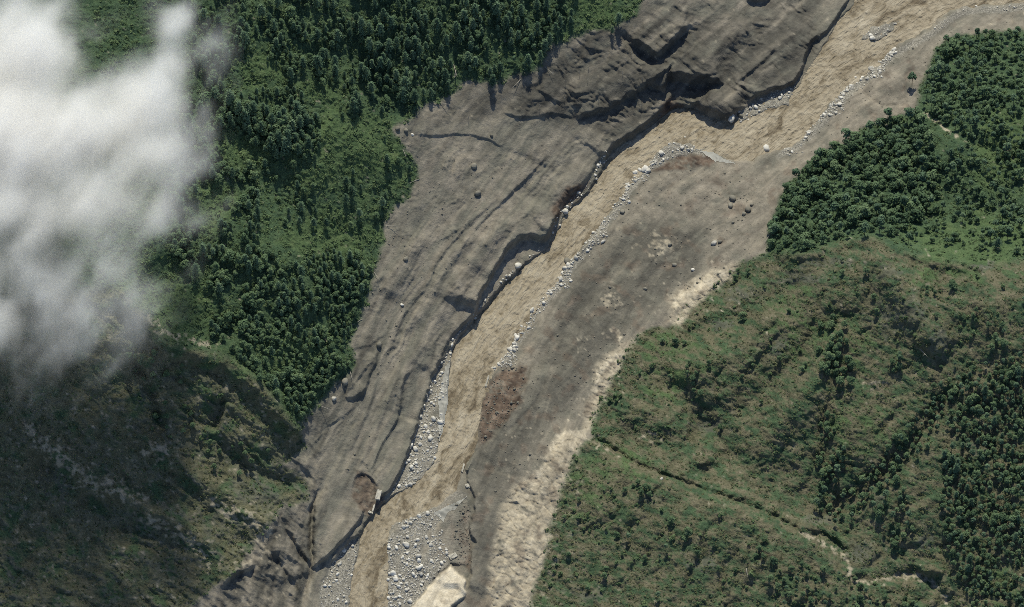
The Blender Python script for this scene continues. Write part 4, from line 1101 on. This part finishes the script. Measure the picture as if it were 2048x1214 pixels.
def inpoly(poly, n):
    p = np.array(poly, float); c = rng.uniform(p.min(0), p.max(0), (n * 4, 2)); c = c[inside(c[:, 0], c[:, 1], poly)]
    return c[:n]
def thin(c):
    return c[(fbm(c[:, 0] / 30, c[:, 1] / 40, 3, 220) + .3 * rng.rand(len(c)) > -.12)]
BANK = [
 ('on near bank strip', 'stones of the near bank strip', along(RR, frac(RR, (1306,312)), frac(RR, (984,740)), 2500, -2, 20), 46),
 ('on strip upstream of bend', 'stones of the upstream strip', along(RR, frac(RR, (1790,100)), frac(RR, (1562,300)), 1500, -3, 18), 34),
 ('at valley top shore', 'stones at the valley top', along(RR, frac(RR, (2050,6)), frac(RR, (1862,58)), 120, 0, 12), 10),
 ('under far bank cliff', 'stones under the far bank', along(RL, frac(RL, (1222,306)), frac(RL, (1108,470)), 170, -12, 1), 26),
 ('at dark cliff foot', 'stones at the cliff foot', along(RL, frac(RL, (1086,502)), frac(RL, (906,692)), 120, -8, 1), 18),
 ('on long gravel bar', 'stones of the long gravel bar', thin(inpoly(BAR_A, 1300)), 50),
 ('on wide gravel bar', 'stones of the wide gravel bar', thin(inpoly([(780,1052),(840,1028),(862,1020),(884,1030),(884,1080),(900,1110),(866,1162),(822,1214),(800,1300),(772,1300),(776,1180),(774,1090)], 2300)), 60),
 ('on rubble bank below spur', 'stones of the rubble bank', inpoly(BAR_C, 420), 12),
 ('on the bend bar', 'stones of the bend bar', inpoly(BAR_D, 200), 22),
 ('on mid-river bar', 'stones of the mid-river bar', inpoly(BAR_E, 90), 4),
 ('on far bank gravel', 'stones of the far bank gravel', inpoly(BAR_F, 150), 14),
]
V1, F1 = ico(1)
stones = []
GV, GF, off = [], [], 0
for lb, g, pts, nbig in BANK:
    rs = np.clip(np.exp(rng.normal(-.55, .6, len(pts))), .28, 3.2)
    order = np.argsort(-rs)
    inf = [k for k in order if 5 < pts[k][0] < 2043 and 5 < pts[k][1] < 1209]
    big = set(inf[:nbig])
    for k in big:
        o_ = rock('stone', pts[k][0], pts[k][1], rs[k] * 1.05, 'pale grey stone ' + lb, g, False, .3)
        stones.append((o_, pts[k][0], pts[k][1], rs[k], 'pale stone', lb, g))
    for k in range(len(pts)):
        if k in big: continue
        x, y = pts[k]; c = ground([x], [y])[0]
        r = rs[k] * .8
        q = V1 * (1 + .35 * (rng.rand(len(V1), 1) - .5)) * np.array([r * rng.uniform(.8, 1.3), r * rng.uniform(.8, 1.2), r * rng.uniform(.5, .9)])
        a = rng.rand() * 6.28; ca_, sa_ = math.cos(a), math.sin(a)
        q = q @ np.array([[ca_, sa_, 0], [-sa_, ca_, 0], [0, 0, 1]]) + c + np.array([0, 0, r * .2])
        GV.append(q); GF.append(F1 + off); off += len(V1)
single_out(stones, ('small', 'medium', 'large'))
gme = mesh_from('gravel', np.concatenate(GV), np.concatenate(GF), M_STONE)
go_ = bpy.data.objects.new('gravel', gme); COL.objects.link(go_); go_['kind'] = 'stuff'; go_['label'] = 'pale loose gravel and cobbles along the river'
# clods strewn over the fan and the scar
CV, CF, off = [], [], 0
cl = np.concatenate([inpoly([(1300,340),(1520,330),(1540,480),(1440,550),(1330,600),(1230,700),(1150,830),(1040,960),(960,1000),(1000,860),(1100,640),(1220,460)], 900),
                     inpoly([(1860,70),(2040,20),(2040,55),(1880,90),(1840,170),(1720,240),(1600,330),(1560,310),(1700,190)], 260),
                     inpoly([(800,270),(1000,300),(1100,330),(980,480),(850,660),(760,860),(690,960),(700,760),(760,480)], 420)])
for x, y in cl:
    c = ground([x], [y])[0]; r = float(np.clip(math.exp(rng.normal(-1.0, .5)), .2, 1.4))
    CV.append(V1 * (1 + .4 * (rng.rand(len(V1), 1) - .5)) * np.array([r * 1.1, r, r * .75]) + c + np.array([0, 0, r * .2])); CF.append(F1 + off); off += len(V1)
rd = np.concatenate([inpoly(RED[0], 200), inpoly(BAR_C, 60), inpoly([(905,1010),(940,1000),(944,1130),(912,1130)], 130)])
for x, y in rd:
    c = ground([x], [y])[0]; r = float(np.clip(math.exp(rng.normal(-.6, .45)), .3, 1.6))
    CV.append(V1 * (1 + .5 * (rng.rand(len(V1), 1) - .5)) * np.array([r * 1.1, r, r * .8]) + c + np.array([0, 0, r * .3])); CF.append(F1 + off); off += len(V1)
cme = mesh_from('rubble', np.concatenate(CV), np.concatenate(CF), M_DARKR)
co_ = bpy.data.objects.new('rubble', cme); COL.objects.link(co_); co_['kind'] = 'stuff'; co_['label'] = 'small clods and stones strewn over the mud'

# ---------------------------------------------------------------- broken concrete of the old crossing
def slab(name, x, y, sx, sy, sz, rot, label, tilt=(0, 0), dz=0.0, m=None, cat='slab'):
    b = bmesh.new(); bmesh.ops.create_cube(b, size=1.0)
    bmesh.ops.subdivide_edges(b, edges=b.edges[:], cuts=3, use_grid_fill=True)
    r = np.random.RandomState(int(x * 7 + y))
    for v in b.verts:
        end = max(0, abs(v.co.y) - .3) * 2
        v.co.x *= sx; v.co.y *= sy; v.co.z *= sz
        v.co.x += r.normal() * .16 * min(1, sx / 3); v.co.y += r.normal() * .2 + r.normal() * 1.3 * end; v.co.z += r.normal() * .16
    me = bpy.data.meshes.new(name); b.to_mesh(me); b.free(); me.materials.append(m or M_CONC)
    o = bpy.data.objects.new(name, me); COL.objects.link(o)
    o.location = ground([x], [y], sz * .3 + dz)[0]; o.rotation_euler = (R(tilt[0]), R(tilt[1]), R(rot))
    o['label'] = label; o['category'] = cat; o['kind'] = 'thing'
    return o
slab('concrete_slab', 757, 992, 4.6, 10, 2.2, -12, 'pale concrete slab at the broken end of the road bench', (4, 3), 1.5)
slab('concrete_slab', 747, 1018, 1.5, 7.5, 1.6, -14, 'narrow pale concrete beam standing in the water below the slab', (0, 6), 1.2)
slab('concrete_slab', 741, 1026, 5, 1.4, 1.4, -10, 'short pale concrete piece across the foot of the narrow beam', (0, 4), .8)
slab('concrete_wall', 926, 938, 1.8, 9, 2.6, -14, 'pale concrete wall end at the near bank crossing', (0, 8), 1.0, None, 'wall')
slab('concrete_wall', 936, 972, 5, 3.4, 1.6, 14, 'tilted tan concrete block behind the near bank wall', (8, -6), .4, None, 'wall')
slab('concrete_slab', 906, 1113, 8, 4.4, 1.2, 34, 'tan concrete plate lying at the edge of the cream soil', (6, 4), .6)
slab('concrete_slab', 974, 764, 1.6, 13, 2.0, -14, 'grey concrete revetment piece beside the red soil', (0, 8), 1.0)
# dead trunks
for k, (x, y, L_, rot, lb) in enumerate([(908,132,17,12,'bleached dead trunk lying in the gap of the upper stand'), (912,142,11,-6,'shorter bleached trunk below the long one in the upper stand'), (1493,1140,9,5,'dead trunk lying low on the near spur'), (1840,700,12,30,'dead trunk lying high on the scrub hill')]):
    me = trunk_mesh(90 + k, L_, .38, 2, dm_, .03)
    o = bpy.data.objects.new('fallen_trunk', me); COL.objects.link(o)
    o.location = ground([x], [y], .9)[0]; o.rotation_euler = (R(78), 0, R(rot)); o['label'] = lb; o['category'] = 'fallen trunk'; o['kind'] = 'thing'
SN = [trunk_mesh(100 + k, 11, .22, 3, None, .03) for k in range(3)]
for x, y, lb in [(1840,690,'bare snag high on the scrub hill'), (1852,705,'bare snag beside another on the scrub hill'), (1880,700,'bare snag on the right slope of the scrub hill'), (1495,1130,'bare snag low on the near spur'), (1700,1175,'bare snag over the tan ravine'), (1722,1180,'bare snag right of the one over the tan ravine'), (1895,690,'bare snag farthest right of four on the scrub hill')]:
    o = bpy.data.objects.new('dead_tree', SN[rng.randint(3)]); COL.objects.link(o)
    o.location = ground([x], [y])[0]; o.rotation_euler = (rng.normal() * .06, rng.normal() * .06, rng.rand() * 6); o['label'] = lb; o['category'] = 'dead tree'
SB = [trunk_mesh(110 + k, 10, .26, 2, dm_, .03) for k in range(3)]
bl = []
for x, y in [(1132,165),(1160,150),(1176,162),(1177,140),(1128,200),(1196,205),(1218,120),(1236,135),(1244,150),(1252,125),(1285,160),(1080,215),(1040,248),(938,240),(1262,110),(1284,215)]:
    o = bpy.data.objects.new('dead_tree', SB[rng.randint(3)]); COL.objects.link(o)
    s_ = rng.uniform(.5, 1.0); o.scale = (1, 1, s_)
    o.location = ground([x], [y])[0]; o.rotation_euler = (rng.normal() * .08, rng.normal() * .08, rng.rand() * 6); o['category'] = 'dead tree'; o['group'] = 'bleached stems in the upper scar mud'
    bl.append((o, x, y, s_, 'bleached bare stem', 'in upper scar mud', ''))
single_out(bl, ('short', 'middling', 'tall'))
ft = []
for k, (x, y, L_, rot) in enumerate([(1092,136,12,40),(1040,160,14,-35),(880,206,12,70),(806,300,10,20),(836,360,11,-60),(775,452,12,80),(748,545,13,30),(722,640,12,-50),(700,742,12,15),(640,812,13,60),(1540,470,12,-30),(1562,400,11,50),(1640,310,12,-70),(1838,190,12,25),(1460,540,10,65),(1860,135,11,-20)]):
    o = bpy.data.objects.new('fallen_trunk', trunk_mesh(130 + k % 4, L_, .30, 3, dm_, .03)); COL.objects.link(o)
    o.location = ground([x], [y], .6)[0]; o.rotation_euler = (R(82), 0, R(rot)); o['category'] = 'fallen trunk'; o['kind'] = 'thing'; o['group'] = 'toppled trunks at the forest edge'
    far_ = x < 1200
    ft.append((o, x, y, L_, 'toppled grey trunk', 'at far forest edge' if far_ else 'at near forest edge', ''))
single_out(ft, ('short', 'middling', 'long'))
# ---------------------------------------------------------------- cloud: a density grid with real depth, hanging beside the mountain
ZC = 365.0
BLOB = [ # x, y, rx, ry (photograph pixels), half height (m), strength
 (40,110,135,130,55,1.0),(30,270,170,150,60,1.1),(170,270,150,110,55,1.0),(270,220,120,110,45,.85),(335,60,46,80,26,.7),(335,150,70,80,35,.75),(300,320,110,100,40,.68),(190,390,150,110,45,.6),
 (40,420,150,120,50,.64),(-10,655,60,80,30,.7),(300,430,140,90,30,.44),(230,525,150,110,30,.36),(170,610,170,120,28,.33),(160,690,150,110,24,.29),(90,545,180,120,32,.35),(420,110,80,90,20,.30),(390,430,90,80,20,.33),(60,720,160,90,22,.24),(400,280,60,120,20,.28),(120,30,110,60,24,.45),(-150,250,220,320,60,1.0),(-150,620,150,140,40,.45)]
cm = bpy.data.materials.new('cloud_vapour'); cm.use_nodes = True
cn = cm.node_tree.nodes; cn.remove(cn['Principled BSDF'])
pv = cn.new('ShaderNodeVolumePrincipled'); pv.inputs['Color'].default_value = (.968, .960, .942, 1); pv.inputs['Density'].default_value = 1.0; pv.inputs['Anisotropy'].default_value = 0.0
cm.node_tree.links.new(pv.outputs[0], cn['Material Output'].inputs['Volume'])
x0, y0, _ = to_world(-420, 840, ZC); x1, y1, _ = to_world(490, -120, ZC)
ng = bpy.data.node_groups.new('cloud', 'GeometryNodeTree')
ng.interface.new_socket('Geometry', in_out='INPUT', socket_type='NodeSocketGeometry')
ng.interface.new_socket('Geometry', in_out='OUTPUT', socket_type='NodeSocketGeometry')
N, L = ng.nodes, ng.links
go2 = N.new('NodeGroupOutput')
vc = N.new('GeometryNodeVolumeCube')
vc.inputs['Min'].default_value = (x0, y0, ZC - 70); vc.inputs['Max'].default_value = (x1, y1, ZC + 75)
VOX = 4.5
vc.inputs['Resolution X'].default_value = int((x1 - x0) / VOX); vc.inputs['Resolution Y'].default_value = int((y1 - y0) / VOX); vc.inputs['Resolution Z'].default_value = int(145 / VOX)
pos = N.new('GeometryNodeInputPosition').outputs[0]
def VM(op, a, b=None, c=None):
    n = N.new('ShaderNodeVectorMath'); n.operation = op
    for k, v in enumerate((a, b, c)):
        if v is None: continue
        if isinstance(v, tuple): n.inputs[k].default_value = v
        else: L.new(v, n.inputs[k])
    return n.outputs['Value'] if op == 'LENGTH' else n.outputs[0]
def MM(op, a, b=None, c=None):
    n = N.new('ShaderNodeMath'); n.operation = op
    for k, v in enumerate((a, b, c)):
        if v is None: continue
        if isinstance(v, (int, float)): n.inputs[k].default_value = v
        else: L.new(v, n.inputs[k])
    return n.outputs[0]
def NZ(vec, sc, det, ro=.55):
    n = N.new('ShaderNodeTexNoise'); n.inputs['Scale'].default_value = sc; n.inputs['Detail'].default_value = det; n.inputs['Roughness'].default_value = ro
    L.new(vec, n.inputs['Vector']); return n
wv = VM('MULTIPLY_ADD', NZ(pos, .011, 3).outputs['Color'], (70, 70, 40), pos)
wv = VM('ADD', wv, (-35, -35, -20))
acc = None
for bx, by, rx, ry, hz, st in BLOB:
    cx, cy, _ = to_world(bx, by, ZC)
    q = VM('MULTIPLY', VM('SUBTRACT', wv, (float(cx), float(cy), ZC)), (1 / (rx * MPP), cT / (ry * MPP), 1 / hz))
    v = MM('MULTIPLY', MM('SUBTRACT', 1.0, VM('LENGTH', q)), st)
    acc = v if acc is None else MM('SMOOTH_MAX', acc, v, .12)
def DOT(v):
    n = N.new('ShaderNodeVectorMath'); n.operation = 'DOT_PRODUCT'; L.new(wv, n.inputs[0]); n.inputs[1].default_value = v; return n.outputs['Value']
cb = N.new('ShaderNodeCombineXYZ'); L.new(DOT((.28, .48, 0)), cb.inputs[0]); L.new(DOT((1.1, -.65, 0)), cb.inputs[1]); L.new(DOT((0, 0, 1.1)), cb.inputs[2])
nz = NZ(cb.outputs[0], .026, 7, .62).outputs['Fac']
d = MM('ADD', acc, MM('MULTIPLY', MM('SUBTRACT', nz, .5), 1.15))
d = MM('MAXIMUM', d, 0.0)
d = MM('MULTIPLY', MM('POWER', d, 2.0), .17)
L.new(d, vc.inputs['Density'])
sm_ = N.new('GeometryNodeSetMaterial'); sm_.inputs['Material'].default_value = cm
L.new(vc.outputs[0], sm_.inputs[0]); L.new(sm_.outputs[0], go2.inputs[0])
cme2 = bpy.data.meshes.new('cloud'); cme2.materials.append(cm)
cloud = bpy.data.objects.new('cloud', cme2); COL.objects.link(cloud)
cloud.modifiers.new('vapour', 'NODES').node_group = ng
cloud['label'] = 'white ragged cloud drifting over the forested mountain flank'; cloud['kind'] = 'stuff'
